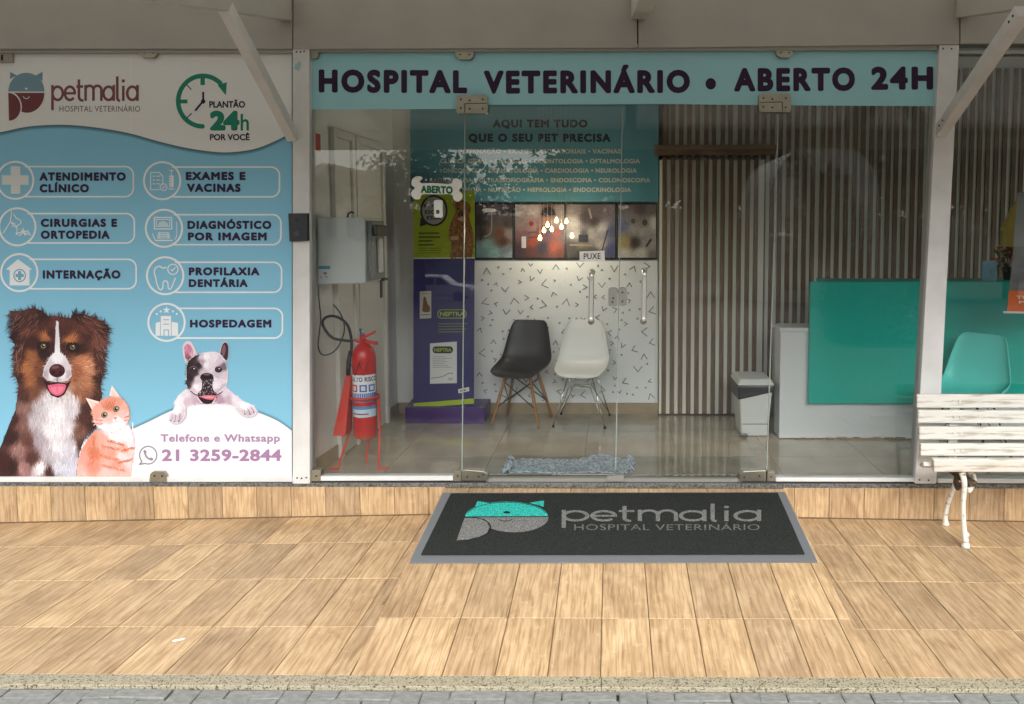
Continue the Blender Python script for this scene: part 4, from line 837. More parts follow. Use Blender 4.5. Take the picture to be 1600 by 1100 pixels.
FH = field((560, 170, (238, 234, 239)), (620, 180, (228, 220, 230)), (560, 230, (232, 226, 233)), (600, 250, (216, 206, 218)), (660, 200, (206, 194, 208)), (690, 240, (120, 96, 110)), (700, 300, (206, 196, 208)), (680, 350, (222, 212, 222)), (690, 380, (190, 176, 192)), (470, 180, (48, 34, 42)), (440, 230, (40, 28, 36)), (510, 230, (44, 30, 38)), (530, 215, (170, 156, 170)), (450, 320, (38, 26, 34)), (430, 380, (60, 44, 54)), (480, 290, (56, 40, 48)), (500, 330, (206, 194, 206)), (490, 390, (236, 231, 237)), (470, 410, (206, 194, 206)), (540, 290, (196, 184, 198)), (630, 300, (196, 182, 196)), (640, 380, (228, 220, 230)), (660, 410, (190, 174, 190)), (610, 330, (226, 218, 228)), (520, 390, (226, 219, 228)), (500, 160, (70, 52, 62)), (520, 170, (210, 200, 212)))
A.poly(hd_, (236, 231, 236)); mosaic(A, hd_, FH, 6); A.hair(hd_, 1500, 15, 2.4, lambda x, y: math.atan2(y-300, x-565), FH, .25, .06)
A.poly(smooth_line(pts(516, 318, 540, 292, 575, 288, 606, 305, 616, 330, 606, 372, 612, 410, 640, 438, 600, 452, 520, 450, 500, 436, 530, 400, 532, 360, 516, 318), 3), (38, 22, 30)); A.hair(pts(530, 350, 605, 350, 610, 410, 630, 438, 520, 445, 530, 400), 160, 14, 2.4, lambda x, y: 1.5, [(40, 24, 32), (58, 38, 48), (30, 18, 24)], .3); A.poly(ell(566, 312, 46, 25, 20), (28, 16, 22)); A.poly(ell(566, 299, 24, 6, 12), (116, 94, 102)); A.poly(ell(548, 320, 8, 6, 10), (8, 4, 6)); A.poly(ell(586, 320, 8, 6, 10), (8, 4, 6))
A.stroke(smooth_line(pts(448, 415, 480, 440, 520, 450), 4), 7, (46, 28, 36)); A.stroke(smooth_line(pts(640, 444, 668, 430, 680, 418), 4), 6, (46, 28, 36))
A.poly(smooth_line(pts(500, 452, 560, 446, 640, 448, 625, 485, 590, 508, 545, 506, 515, 480), 3), (44, 20, 30)); A.poly(smooth_line(pts(505, 455, 570, 446, 640, 452, 610, 478, 560, 474), 3), (206, 112, 132)); A.poly(smooth_line(pts(530, 458, 575, 452, 620, 456, 600, 468, 560, 467), 3), (226, 140, 156)); A.stroke(pts(604, 505, 632, 468), 5, (240, 236, 238)); A.stroke(pts(498, 462, 530, 502), 5, (240, 236, 238))
for cx, cy, b_ in ((470, 262, (66, 46, 48)), (650, 262, (74, 54, 56))): A.poly(ell(cx, cy, 27, 23, 16), (34, 24, 28)); A.poly(ell(cx, cy, 17, 16, 14), b_); A.poly(ell(cx, cy, 9, 9, 12), (12, 8, 10)); A.poly(ell(cx+5, cy-6, 5, 4, 8), (240, 240, 240)); A.stroke(arc(cx, cy+2, 27, 24, 200, 340, 8), 4, (120, 104, 114))
for P in (pts(590, 262, 614, 245), pts(660, 320, 700, 325), pts(664, 345, 694, 352), pts(536, 262, 560, 250)): A.stroke(P, 3, (190, 176, 190))
for paw, toes in ((pts(345, 510, 400, 505, 412, 550, 405, 600, 370, 640, 330, 645, 302, 622, 300, 590, 325, 550), ((322, 600, 312, 632), (345, 585, 338, 640), (375, 575, 372, 636))), (pts(780, 490, 840, 495, 895, 520, 922, 560, 910, 585, 870, 598, 830, 590, 795, 560, 770, 525), ((830, 545, 845, 585), (858, 540, 880, 585), (885, 535, 908, 570)))):
    pp = smooth_line(paw+[paw[0]], 3); cxp = sum(p[0] for p in paw)/len(paw); cyp = sum(p[1] for p in paw)/len(paw); PW = field((cxp, cyp-20, (242, 238, 243)), (cxp+25, cyp+25, (196, 180, 194)), (cxp-25, cyp+30, (206, 192, 204)), (cxp+45, cyp, (214, 202, 214)))
    A.stroke([(a+3, b+7) for a, b in pp], 9, (196, 194, 204)); A.poly(pp, (238, 233, 238)); mosaic(A, pp, PW, 6); A.hair(paw, 200, 14, 2.4, lambda x, y: 1.7, PW, .25, .04)
    for a, b, c, d_ in toes: A.stroke(pts(a, b, c, d_), 4, (122, 100, 112)); A.poly(ell(c-7, d_-4, 5, 5, 8), (92, 60, 72))
A.build('bulldog_picture', pg)
# number plate, intercom, sticker
t = thing('number_plate', 'small grey plate with a number one at the upper left corner', 'sign', at(8, 97, .02))
MB().slab([(-60, 78.5), (19, 78.5), (19, 97), (-60, 97)], .014, .03).build('plate', mat('plate_grey', (150, 146, 134), .5), t, bevel=.001)
A = Art(facade(.0138)); A.text('1', 1.5, 5, 94.5, 85.5, (24, 22, 20), .014); A.build('lettering', t)
t = thing('intercom', 'black doorbell intercom box mounted on the white post', 'intercom', at(466, 377, -.02))
MB().slab([(450, 333.5), (480, 333), (480.5, 376), (452, 377.5)], -.034, -.003).build('housing', 'black_plastic', t, bevel=.003)
MB().slab(ell(463, 365, 4.2, 4.2, 18), -.0365, -.0335).build('button', mat('dark_grey', (52, 54, 58), .35), t); MB().slab(ell(463.5, 344, 3.2, 3.2, 16), -.0365, -.0335).build('lens', 'window_dark', t)
tag(MB().slab([(461, 101), (468, 95), (471, 100), (467, 111), (459, 107)], -.0055, -.0042).build('sticker', mat('sticker_blue', (150, 190, 190), .6)), 'torn pale blue sticker near the top of the left post', 'sticker')
# stickers and fittings on the glass
bn = thing('open_sign', 'white bone shaped sign with green lettering stuck on the glass', 'sign', at(682, 296, GY-.003))
MB().slab([(p[0], p[1]+(p[0]-682)*.035) for p in (smooth_line([(655, 285), (660, 279), (656, 276.5), (650, 277), (644, 282), (643, 290), (648, 295), (643, 301), (643.5, 308), (649, 312.5), (656, 311.5), (660, 304.5), (682, 303.5), (705, 303), (709, 311), (715, 314), (721, 309.5), (722, 302), (717, 296), (721.5, 290), (721, 282), (715, 278), (708, 279.5), (704, 286.5), (682, 286.2), (658, 287.0)], 4))], GY-.005, GY-.0006).build('plate', mat('sign_white', (226, 226, 220), .5), bn)
A = Art(facade(GY-.0054)); A.text('ABERTO', 657.5, 707.5, 301.3, 289.5, (10, 104, 70), .06, 1.05, .035); A.build('lettering', bn)
t = thing('door_sensor', 'small white sensor box stuck on the glass under the bone sign', 'sensor', at(684, 340, GY)); MB().slab(rrect(678, 312.5, 690.5, 340, 2.5), GY-.02, GY-.0006).build('housing', 'white_plastic', t, bevel=.002); MB().slab(rrect(681.5, 328, 686.5, 334, 1), GY-.0212, GY-.019).build('button', 'dark_grey', t)
t = thing('push_label', 'small white pull label with black lettering on the glass door', 'sign', at(925, 409, GY)); MB().slab([(905.5, 393), (944.5, 391.5), (945, 407.5), (905.5, 409.5)], GY-.0025, GY-.0006).build('plate', 'sign_white', t)
A = Art(facade(GY-.0028)); A.text('PUXE', 912, 938.5, 405, 396, (40, 40, 44), .012, 1.05, -.02); A.build('lettering', t)

# ================================================================== INTERIOR THINGS
# wall sign
ws = thing('wall_sign', 'blue-green wall sign listing veterinary services on the back wall', 'sign', at(840, 315, YB))
MB().slab([(641, 120), (1029, 120), (1029, 315), (641, 315)], YB-.02, YB-.001).build('panel', mat('sign_teal', (88, 150, 164), .5, noise=.05, nscale=6), ws, bevel=.002)
A = Art(facade(YB-.0205)); KB = (18, 16, 26)
WP = facade(YB-.0205); lettering(ws, WP, [('AQUI TEM TUDO', 770, 918, 199.3, 186.8, KB, .058, 1.22), ('QUE O SEU PET PRECISA', 732, 954, 221.8, 208.8, KB, .058, 1.22)])
for s_, a, b, y in (('INTERNAÇÃO • EXAMES LABORATORIAIS • VACINAS', 716, 970, 240), ('CLÍNICA GERAL • CIRURGIAS • ODONTOLOGIA • OFTALMOLOGIA', 688, 1000, 255.3), ('ONCOLOGIA • DERMATOLOGIA • CARDIOLOGIA • NEUROLOGIA', 692, 995, 270), ('• RADIOGRAFIA • ULTRASSONOGRAFIA • ENDOSCOPIA • COLONOSCOPIA', 664, 1016, 285), ('ORTOPEDIA • NUTRIÇÃO • NEFROLOGIA • ENDOCRINOLOGIA', 697, 986, 300)):
    lettering(ws, WP, [(s_, a, b, y, y-7, (206, 208, 198), .042, 1.1)])
# framed photographs
def photo(x0, x1, label, fn):
    t = thing('framed_photo', label, 'picture', at((x0+x1)/2, 405, YB), 'photographs in black frames on the back wall')
    MB().slab([(x0, 316.5), (x1, 316.5), (x1, 406), (x0, 406)], YB-.02, YB-.006).build('frame', 'black_plastic', t, bevel=.001)
    A = Art(facade(YB-.0206)); fn(A, x0+2, 319.5, x1-2, 402.5)
    A.build('print', t)
def soft(A, a, b, c, d, P):
    f = field(*[(a+u*(c-a), b+v*(d-b), col) for u, v, col in P], p=1.6); n = 26; w_ = (c-a)/n; h_ = (d-b)/34; A.up()
    for i in range(n):
        for j in range(34):
            x, y = a+i*w_, b+j*h_; g = random.uniform(.94, 1.06); A._add([(x, y), (x+w_, y), (x+w_, y+h_), (x, y+h_)], [(0, 1, 2, 3)], tuple(v*g for v in f(x+w_/2, y+h_/2)))
def ph1(A, a, b, c, d):
    soft(A, a, b, c, d, [(.1, .05, (70, 62, 68)), (.5, .05, (84, 76, 82)), (.95, .1, (64, 56, 60)), (.1, .3, (48, 44, 48)), (.6, .3, (88, 78, 80)), (.9, .35, (70, 58, 58)), (.15, .55, (62, 50, 44)), (.4, .5, (104, 88, 76)), (.65, .55, (112, 66, 50)), (.9, .55, (140, 128, 124)), (.75, .7, (84, 52, 44)), (.3, .75, (126, 158, 156)), (.5, .9, (132, 168, 166)), (.1, .9, (104, 136, 138)), (.85, .85, (116, 132, 140)), (.95, .95, (150, 160, 170))])
    A.poly(ell(a+20, b+9, 11, 3.2), (206, 204, 200)); A.stroke(smooth_line([(a+24, b+11), (a+24, b+40), (a+19, b+48), (a+12, b+50)], 4), 2, (138, 136, 138)); A.stroke([(a+6, b+22), (a+7, b+56)], 1.6, (40, 36, 40))
def ph2(A, a, b, c, d):
    soft(A, a, b, c, d, [(.1, .1, (150, 140, 138)), (.4, .1, (164, 152, 148)), (.9, .1, (140, 126, 124)), (.1, .35, (128, 112, 112)), (.35, .4, (140, 116, 116)), (.68, .17, (44, 28, 30)), (.68, .28, (150, 104, 88)), (.85, .3, (150, 138, 136)), (.55, .5, (112, 56, 54)), (.7, .5, (72, 64, 92)), (.85, .55, (140, 66, 58)), (.2, .6, (110, 78, 84)), (.35, .7, (150, 64, 46)), (.1, .85, (66, 46, 58)), (.3, .9, (92, 56, 54)), (.55, .8, (54, 50, 66)), (.8, .8, (156, 78, 60)), (.95, .9, (112, 66, 56)), (.95, .6, (104, 84, 88))])
    A.poly(arc(a+52, b+17, 11.5, 13, 180, 360, 14), (36, 24, 26)); A.poly(ell(a+25, b+30, 4, 4), (134, 40, 44)); A.poly([(a+10, b+50), (a+17, b+50), (a+17, d-15), (a+10, d-15)], (190, 188, 194)); A.stroke([(a+20, b+44), (a+36, b+43)], 1.6, (74, 62, 66)); A.stroke([(a+20, b+52), (a+34, b+51)], 1.6, (74, 62, 66))
def ph3(A, a, b, c, d):
    soft(A, a, b, c, d, [(.1, .05, (130, 118, 116)), (.15, .35, (176, 170, 166)), (.2, .55, (168, 162, 158)), (.4, .25, (74, 64, 66)), (.6, .15, (96, 86, 88)), (.55, .3, (66, 58, 60)), (.85, .1, (112, 100, 104)), (.75, .45, (174, 168, 164)), (.7, .75, (160, 152, 150)), (.92, .5, (88, 88, 118)), (.92, .85, (76, 78, 116)), (.35, .55, (84, 80, 84)), (.3, .75, (104, 96, 84)), (.1, .8, (70, 64, 62)), (.3, .93, (56, 52, 52)), (.55, .92, (78, 72, 70)), (.5, .55, (150, 144, 140))])
    A.poly([(a+18, b+47), (a+33, b+47), (a+33, b+59), (a+18, b+59)], (40, 42, 54)); A.stroke(smooth_line([(a+64, b+40), (a+58, b+60), (a+52, d)], 4), 1.8, (50, 46, 50)); A.stroke([(a+4, b+63), (a+40, b+64)], 2.2, (136, 126, 112)); A.stroke([(a+34, b+6), (a+38, b+22)], 3, (140, 130, 132))
def ph4(A, a, b, c, d):
    soft(A, a, b, c, d, [(.1, .05, (104, 90, 92)), (.6, .08, (96, 80, 80)), (.9, .1, (120, 110, 108)), (.15, .4, (104, 108, 138)), (.4, .3, (128, 120, 118)), (.4, .45, (152, 146, 144)), (.7, .35, (134, 124, 122)), (.7, .5, (168, 162, 160)), (.95, .35, (206, 204, 200)), (.2, .72, (160, 140, 96)), (.45, .72, (66, 58, 56)), (.75, .68, (150, 146, 146)), (.95, .75, (160, 154, 150)), (.2, .92, (188, 182, 172)), (.6, .92, (196, 190, 182)), (.95, .95, (120, 112, 108))])
    A.poly(ell(a+24, b+26, 3.4, 3.8), (84, 76, 78)); A.poly(ell(a+42, b+28, 4, 5), (88, 80, 80)); A.stroke([(a+44, b+66), (a+52, b+54)], 3, (50, 46, 46))
photo(742, 802.5, 'framed photo of an operating table beside the green poster', ph1); photo(803, 883.5, 'framed photo of a person in red top, second from the green poster', ph2); photo(884, 963, 'framed photo of a computer and equipment behind the pull label', ph3); photo(963.5, 1027, 'framed photo of a grey and white treatment room next to the slats', ph4)
# pendant bulbs
ch = thing('pendant_cluster', 'cluster of small glowing yellow pendant bulbs before the photographs', 'lamp', at(868, 360, 1.25))
ctr = at(868, 300, 1.25); MB().lathe([(.07, 0), (.07, .02), (.03, .03)], (ctr.x, 1.25, 2.685), 20).build('ceiling_rose', 'black_plastic', ch)
for x, y in ((843.7, 372.7), (850, 360.5), (855.6, 352), (862.3, 359), (869.5, 345), (877.3, 355.2), (885, 346.5), (893.7, 369)):
    p = at(x, y, 1.25+random.uniform(-.12, .12)); MB().lathe([(.001, -.014), (.009, -.012), (.0135, -.002), (.012, .008), (.006, .02), (.004, .026)], p, 14).build('bulb', 'bulb', ch, smooth=True)
    MB().tube([(p.x, p.y, p.z+.026), (p.x, p.y, 2.69)], .0012, 5).build('cord', 'grey_alu', ch)
    pt = bpy.data.lights.new('bulb_light', 'POINT'); pt.energy = .5; pt.color = (1, .9, .74); pt.shadow_soft_size = .02; po = bpy.data.objects.new('bulb_light', pt); COL.objects.link(po); po.location = (p.x, p.y-.03, p.z-.03)
# totem display
tt = thing('totem_display', 'tall dark blue cardboard product display with green dog poster on top', 'display stand', (.55, 1.35, FZ))
def totem_side(x, y): return at(x, y, 1.36)
P = [at(646, 300, 1.36), at(742, 298, 1.36), at(740.5, 640, 1.36), at(646, 645, 1.36)]
x0, x1 = P[3].x, P[2].x; ztop = P[0].z
MB().hexa([(x0, 1.36, FZ+.1), (x1, 1.36, FZ+.1), (x1-.08, 1.60, FZ+.1), (x0-.05, 1.60, FZ+.1)], [(P[0].x, 1.36, ztop), (P[1].x, 1.36, ztop), (P[1].x-.08, 1.60, ztop), (P[0].x-.05, 1.60, ztop)]).build('body', 'totem_blue', tt)
b0, b1 = at(633, 655, 1.325).x, at(757, 655, 1.325).x
MB().hexa([(b0, 1.325, FZ+.001), (b1, 1.325, FZ+.001), (b1, 1.61, FZ+.001), (b0-.02, 1.61, FZ+.001)], [(b0, 1.325, FZ+.125), (b1, 1.325, FZ+.125), (b1, 1.61, FZ+.125), (b0-.02, 1.61, FZ+.125)]).build('base', 'totem_purple', tt, bevel=.003)
A = Art(facade(1.3595))
A.poly([(646, 300.5), (742, 298.5), (742, 402.5), (646, 403.5)], (150, 168, 30)); A.stroke([(646, 403.8), (742, 402.8)], 1.6, (220, 222, 214)); A.poly([(646.2, 630), (741, 622.5), (741, 630.5), (646.2, 637.5)], (172, 196, 50))
A.poly(ell(678, 329, 21.5, 24.5, 32), (24, 22, 26)); A.poly([(657, 340), (656, 354), (670, 350)], (24, 22, 26)); A.poly(ell(678, 329, 18.5, 21.5, 32), (150, 150, 150))
A.text('EI, P', 662, 679, 324, 318.5, (30, 28, 30), .03); A.text('ESC', 664, 679, 334, 328.5, (30, 28, 30), .03); A.text('ESSA', 667, 689, 343, 337.5, (30, 28, 30), .03)
dogc = [(146, 98, 44), (118, 76, 34), (168, 120, 62), (92, 58, 28)]
db = smooth_line(pts(703, 402, 706, 385, 701, 365, 706, 345, 712, 330, 708, 318, 718, 312, 730, 316, 736, 326, 733, 340, 739, 360, 740, 380, 737, 402), 4); A.poly(db, (128, 84, 38)); A.hair(db, 260, 8, 1.6, lambda x, y: 1.6, dogc, .4)
A.poly(ell(720.5, 334, 5.2, 4.2), (60, 38, 26)); A.poly(ell(716, 326, 1.6, 1.6, 8), (20, 14, 10)); A.poly(ell(726, 326, 1.6, 1.6, 8), (20, 14, 10)); A.poly(smooth_line(pts(714, 342, 722, 346, 728, 341, 722, 338), 3), (190, 150, 130)); A.poly(ell(710, 372, 7, 3.4), (186, 150, 110))
for k, l in enumerate((32, 34, 22, 24)): A.stroke([(654, 364.5+k*6), (654+l, 364.3+k*6)], 2.5, (70, 84, 22))
for k in range(3): A.stroke([(654, 388+k*3.6), (690, 387.6+k*3.6)], .9, (96, 110, 30))
A.stroke(rrect(684, 484, 728.5, 497, 6), 1.2, (172, 190, 70), True); A.text('NEPTRA', 687.5, 725.5, 494, 487, (172, 190, 70), .03, 1.0)
for k in range(4): A.stroke([(685, 506+k*4.2), (685+random.uniform(38, 46), 505.6+k*4.2)], 1.3, (122, 136, 70))
A.poly([(656, 455.5), (674, 454.5), (674, 497), (656, 498)], (196, 196, 186)); A.poly(smooth_line(pts(659.5, 486, 661, 476, 662, 465, 665, 464, 668, 474, 672, 480, 671, 487, 664, 488), 3), (120, 84, 52)); A.stroke([(658, 492), (672, 491.5)], 1.4, (110, 110, 100)); A.stroke([(658, 459), (672, 458.5)], 1., (150, 150, 140))
A.poly([(672, 536.5), (714, 533.5), (714, 598.5), (672, 599.5)], (222, 224, 226)); A.poly(rrect(676, 541, 708, 552, 5), (40, 44, 34)); A.text('NEPTRA', 678.5, 705.5, 549.5, 543.8, (166, 186, 80), .03, 1.0)
for k in range(7): A.stroke([(676, 557+k*2.8), (676+random.choice((14, 24, 30, 20)), 556.8+k*2.8)], .8, (150, 152, 156))
A.stroke(smooth_line([(673, 591), (690, 588.5), (702, 583), (708, 584)], 5), 1., (90, 90, 92)); A.poly(ell(704, 592, 4, 2.6), (190, 192, 194)); A.poly([(716, 608), (733, 604.5), (733.5, 611), (716.5, 614.5)], (222, 222, 220)); A.stroke([(719, 611), (728, 609)], 2, (50, 50, 56))
for k in range(6): A.stroke([(700+k*6, 654), (712+k*6, 641)], .8, (170, 110, 210))
A.build('print', tt)
# chairs
def chair(name, label, x, y, rz_, shell_mat, legs, seat=.435, scale=1.0):
    t = thing(name, label, 'chair', (x, y, FZ), 'shell chairs in the waiting area', local=True, rz=rz_); t.scale = (scale*.93, scale, scale)
    prof = [(-.235, .405, .19, .03, 0), (-.225, .43, .205, .018, 0), (-.17, .437, .222, .02, 0), (-.05, .425, .232, .035, 0), (.08, .425, .234, .05, .01), (.150, .452, .234, .045, .03), (.185, .52, .228, .02, .05), (.205, .62, .212, .0, .055), (.220, .72, .190, .0, .042), (.232, .785, .170, 0, .03), (.238, .812, .150, 0, .022), (.240, .822, .12, 0, .015)]
    rows = []
    for py, pz, hw, eu, ef in prof:
        rows.append([(hw*math.sin(math.pi/2*u)*1.0, py-ef*abs(u)**2.5, pz+eu*abs(u)**2.5*1.6) for u in [k/8 for k in range(-8, 9)]])
    MB().sheet(rows).build('shell', shell_mat, t, smooth=True, solid=.007, sub=1)
    H = .42
    if legs == 'wood':
        for sx in (-1, 1):
            for fy in (-1, 1):
                a = Vector((sx*.11, fy*.10-.01, H-.01)); b = Vector((sx*.215, fy*.185-.005, .003))
                MB().tube([a, a.lerp(b, .5), b], [.014, .0155, .0105], 12).build('leg', 'beech', t, smooth=True)
        for a, b in (((-.13, -.12, .36), (.19, -.165, .14)), ((.13, -.12, .36), (-.19, -.165, .14)), ((-.13, .1, .36), (.19, .155, .14)), ((.13, .1, .36), (-.19, .155, .14)), ((-.13, -.12, .36), (-.19, .155, .14)), ((.13, -.12, .36), (.19, .155, .14))): MB().tube([a, b], .005, 8).build('brace', 'black_plastic', t, smooth=True)
        MB().box(-.14, .14, -.13, .11, H-.016, H-.004).build('bracket', 'black_plastic', t, bevel=.003)
    else:
        m = 'chrome' if legs == 'chrome' else 'black_plastic'
        for sx in (-1, 1):
            for fy in (-1, 1):
                a = Vector((sx*.10, fy*.12, H-.005)); b = Vector((sx*.225, fy*.205, .012))
                MB().tube([a, b], .0058, 10).build('leg', m, t, smooth=True); MB().lathe([(.012, 0), (.013, .008), (.008, .016)], (b.x, b.y, 0), 12).build('foot', 'rubber', t)
                MB().tube([b+Vector((0, 0, .01)), (sx*.075, fy*.05, .30), (-sx*.02, 0, .29)], .0038, 8).build('brace', m, t, smooth=True)
        for fy in (-1, 1): MB().tube([(-.10, fy*.12, H-.005), (-.09, fy*.1, .3), (.09, fy*.1, .3), (.10, fy*.12, H-.005)], .0042, 8).build('brace', m, t, smooth=True)
        MB().box(-.12, .12, -.135, .135, H-.008, H+.001).build('bracket', m, t, bevel=.003)
    return t
chair('shell_chair', 'black shell chair on wooden dowel legs by the wallpaper', 1.172, 1.39, R(-12), 'chair_black', 'wood', scale=.92)
chair('shell_chair', 'white shell chair on chrome wire legs behind the door handle', 1.628, 1.40, R(-5), 'chair_white', 'chrome', scale=.92)
chair('shell_chair', 'turquoise shell chair in front of the teal reception panel', at(1513, 560, .52).x, .50, R(-46), 'turquoise', 'black', scale=.95)
# reception desk
rd = thing('reception_desk', 'white reception desk with a teal front panel', 'desk', (3.6, 1.0, FZ))
dx0 = at(1218, 640, .925).x; zt = at(1240, 518, .925).z
MB().box(dx0, 6.2, .925, 1.10, FZ+.006, zt).build('front', 'desk_white', rd, bevel=.004)
MB().box(dx0-.01, 6.22, .905, 1.16, zt+.001, zt+.028).build('top', 'desk_white', rd, bevel=.004)
tx0, tz1, tz0 = at(1265.5, 500, .875).x, at(1400, 440, .875).z, at(1300, 631, .875).z
MB().box(tx0, 6.3, .875, .903, tz0, tz1).build('front_panel', 'teal', rd, bevel=.003)
MB().box(tx0+.14, 6.3, .9035, 1.25, tz1-.03, tz1-.002).build('counter', 'teal', rd, bevel=.003)
# ragged caulk line at the desk's foot
A_ = MB(); xx = dx0+.1
while xx < 4.0: w_ = random.uniform(.02, .07); A_.box(xx, xx+w_, .919-random.uniform(0, .004), .9248, FZ+.001, FZ+random.uniform(.004, .016)); xx += w_*random.uniform(.8, 1.6)
A_.build('caulk', mat('caulk_brown', (128, 106, 72), .9), rd)
tag(MB().slab([(1535, 408), (1558, 406.5), (1557.5, 438), (1534, 438.5)], .96, .965).build('leaflet', mat('leaflet_blue', (140, 186, 206), .6, noise=.25, nscale=30)), 'pale blue leaflet standing on the teal counter', 'leaflet')
# bin
bn_ = thing('waste_bin', 'white pedal bin with a black liner beside the reception desk', 'bin', (2.84, .92, FZ))
c = atz(1179, 682, FZ); bw0, bd0 = .095, .12; bw1, bd1 = .118, .15; hh = .36
MB().hexa([(c.x-bw0, c.y, FZ+.002), (c.x+bw0, c.y, FZ+.002), (c.x+bw0, c.y+2*bd0, FZ+.002), (c.x-bw0, c.y+2*bd0, FZ+.002)], [(c.x-bw1, c.y-.03, FZ+hh), (c.x+bw1, c.y-.03, FZ+hh), (c.x+bw1, c.y+2*bd0+.03, FZ+hh), (c.x-bw1, c.y+2*bd0+.03, FZ+hh)]).build('bucket', 'white_plastic', bn_, bevel=.012)
MB().hexa([(c.x-bw1-.008, c.y-.042, FZ+hh-.09), (c.x+bw1+.006, c.y-.040, FZ+hh-.035), (c.x+bw1+.006, c.y+.28, FZ+hh-.035), (c.x-bw1-.008, c.y+.28, FZ+hh-.1)], [(c.x-bw1-.012, c.y-.044, FZ+hh+.012), (c.x+bw1+.012, c.y-.044, FZ+hh+.012), (c.x+bw1+.012, c.y+.29, FZ+hh+.012), (c.x-bw1-.012, c.y+.29, FZ+hh+.012)]).build('liner', 'liner', bn_, bevel=.01)
MB().hexa([(c.x-bw1-.016, c.y-.05, FZ+hh+.013), (c.x+bw1+.016, c.y-.05, FZ+hh+.013), (c.x+bw1+.016, c.y+.3, FZ+hh+.013), (c.x-bw1-.016, c.y+.3, FZ+hh+.013)], [(c.x-bw1+.01, c.y-.02, FZ+hh+.055), (c.x+bw1-.01, c.y-.02, FZ+hh+.055), (c.x+bw1-.01, c.y+.27, FZ+hh+.055), (c.x-bw1+.01, c.y+.27, FZ+hh+.055)]).build('lid', 'white_plastic', bn_, bevel=.012)
MB().box(c.x-bw0-.02, c.x-bw0+.04, c.y-.05, c.y+.01, FZ+.012, FZ+.022).build('pedal', 'dark_grey', bn_); MB().box(c.x-bw0+.004, c.x+bw0-.004, c.y-.012, c.y-.004, FZ+.09, FZ+.093).build('seam', 'dark_gap', bn_)
# fire extinguisher and its stand
ex = at(570.5, 640, .30); EX, EYc = ex.x, .30
def ez(y): return at(567, y, EYc).z
es = thing('extinguisher_stand', 'red tripod floor stand under the fire extinguisher', 'stand', (EX, EYc, FZ))
zr_ = ez(620)
ring = [(EX+.082*math.cos(2*math.pi*k/24), EYc+.082*math.sin(2*math.pi*k/24), zr_) for k in range(25)]
MB().tube(ring, .010, 8, False).build('ring', 'red_dull', es, smooth=True)
for fx, fy, sx_ in ((522, 733, -1), (599, 733, 1), (573, 724, 0)):
    f_ = atz(fx, fy, FZ); top = Vector((EX+.085*sx_, EYc+(.0 if sx_ else .085), zr_)); mid = Vector((EX+.09*sx_, EYc+(0 if sx_ else .09), FZ+.24))
    knee = Vector((f_.x-.03*sx_, f_.y, FZ+.03)) if sx_ else Vector((f_.x, f_.y, FZ+.03))
    MB().tube([top, mid, knee, (knee.x, knee.y, FZ+.006), (f_.x+.03*sx_, f_.y, FZ+.006)], .0075, 8).build('leg', 'red_dull', es, smooth=False)
fe = thing('fire_extinguisher', 'red fire extinguisher with black hose and horn behind the glass', 'fire extinguisher', (EX, EYc, ez(683)))
r_ = .071; z0, z1 = ez(683), ez(553)
MB().lathe([(.03, 0), (.062, .003), (r_, .018), (r_, z1-z0-.03), (r_*.97, z1-z0), (r_*.8, z1-z0+.035), (r_*.5, z1-z0+.058), (.022, z1-z0+.066), (.02, z1-z0+.09)], (EX, EYc, z0), 36).build('cylinder', 'red_paint', fe, smooth=True)
def wrap(x, y): # label drawing wrapped on the cylinder
    a = (x-.5)*math.pi*.95; return Vector((EX+(r_+.0006)*math.sin(a), EYc-(r_+.0006)*math.cos(a), y))
class Wrap(Art):
    def _add(s, P_, Fs, col, h=None, raw=False):
        n = len(s.v)
        for p in P_:
            a = (p[0]-.5)*math.pi*.95; rr = r_+.0008+s.h; s.v.append((EX+rr*math.sin(a), EYc-rr*math.cos(a), p[1]))
        for f in Fs: s.f.append(tuple(n+i for i in f)); s.c.append((*lin(col), 1))
    def band(s, a, b, za, zb, col, n=16):
        s.up()
        for k in range(n): u, v = a+(b-a)*k/n, a+(b-a)*(k+1)/n; s._add([(u, za), (v, za), (v, zb), (u, zb)], [(0, 1, 2, 3)], col)
W = Wrap(None)
W.band(.08, .98, ez(625), ez(583), (226, 230, 234)); W.band(.12, .98, ez(625), ez(611), (40, 104, 176)); W.band(.08, .98, ez(648), ez(631), (190, 214, 228)); W.band(.08, .98, ez(636), ez(631), (88, 146, 190))
for u in (.2, .47, .72): W.band(u, u+.2, ez(609), ez(598), (206, 70, 60) if u < .3 else (60, 96, 176), 4); W.band(u+.04, u+.16, ez(607), ez(600), (226, 230, 234), 3)
W.band(.16, .96, ez(594.5), ez(585), (226, 230, 234)); W.text('ALTO RISCO', .2, 1.0, ez(593), ez(586), (30, 28, 34), .03); W.band(.2, .8, ez(620), ez(618.5), (226, 232, 238)); W.band(.2, .7, ez(644), ez(642), (170, 60, 56))
W.build('label', fe)
v = MB(); v.lathe([(.016, 0), (.016, .06), (.012, .075)], (EX-.005, EYc, ez(540)), 14); v.tube([(EX-.005, EYc, ez(535)), (EX-.06, EYc, ez(531))], .009, 10); v.build('valve', 'red_paint', fe)
MB().hexa([(EX-.02, EYc-.012, ez(532)), (EX+.07, EYc-.012, ez(521)), (EX+.07, EYc+.012, ez(521)), (EX-.02, EYc+.012, ez(532))], [(EX-.02, EYc-.012, ez(528)), (EX+.075, EYc-.012, ez(516)), (EX+.075, EYc+.012, ez(516)), (EX-.02, EYc+.012, ez(528))]).build('lever', 'red_paint', fe, bevel=.002)
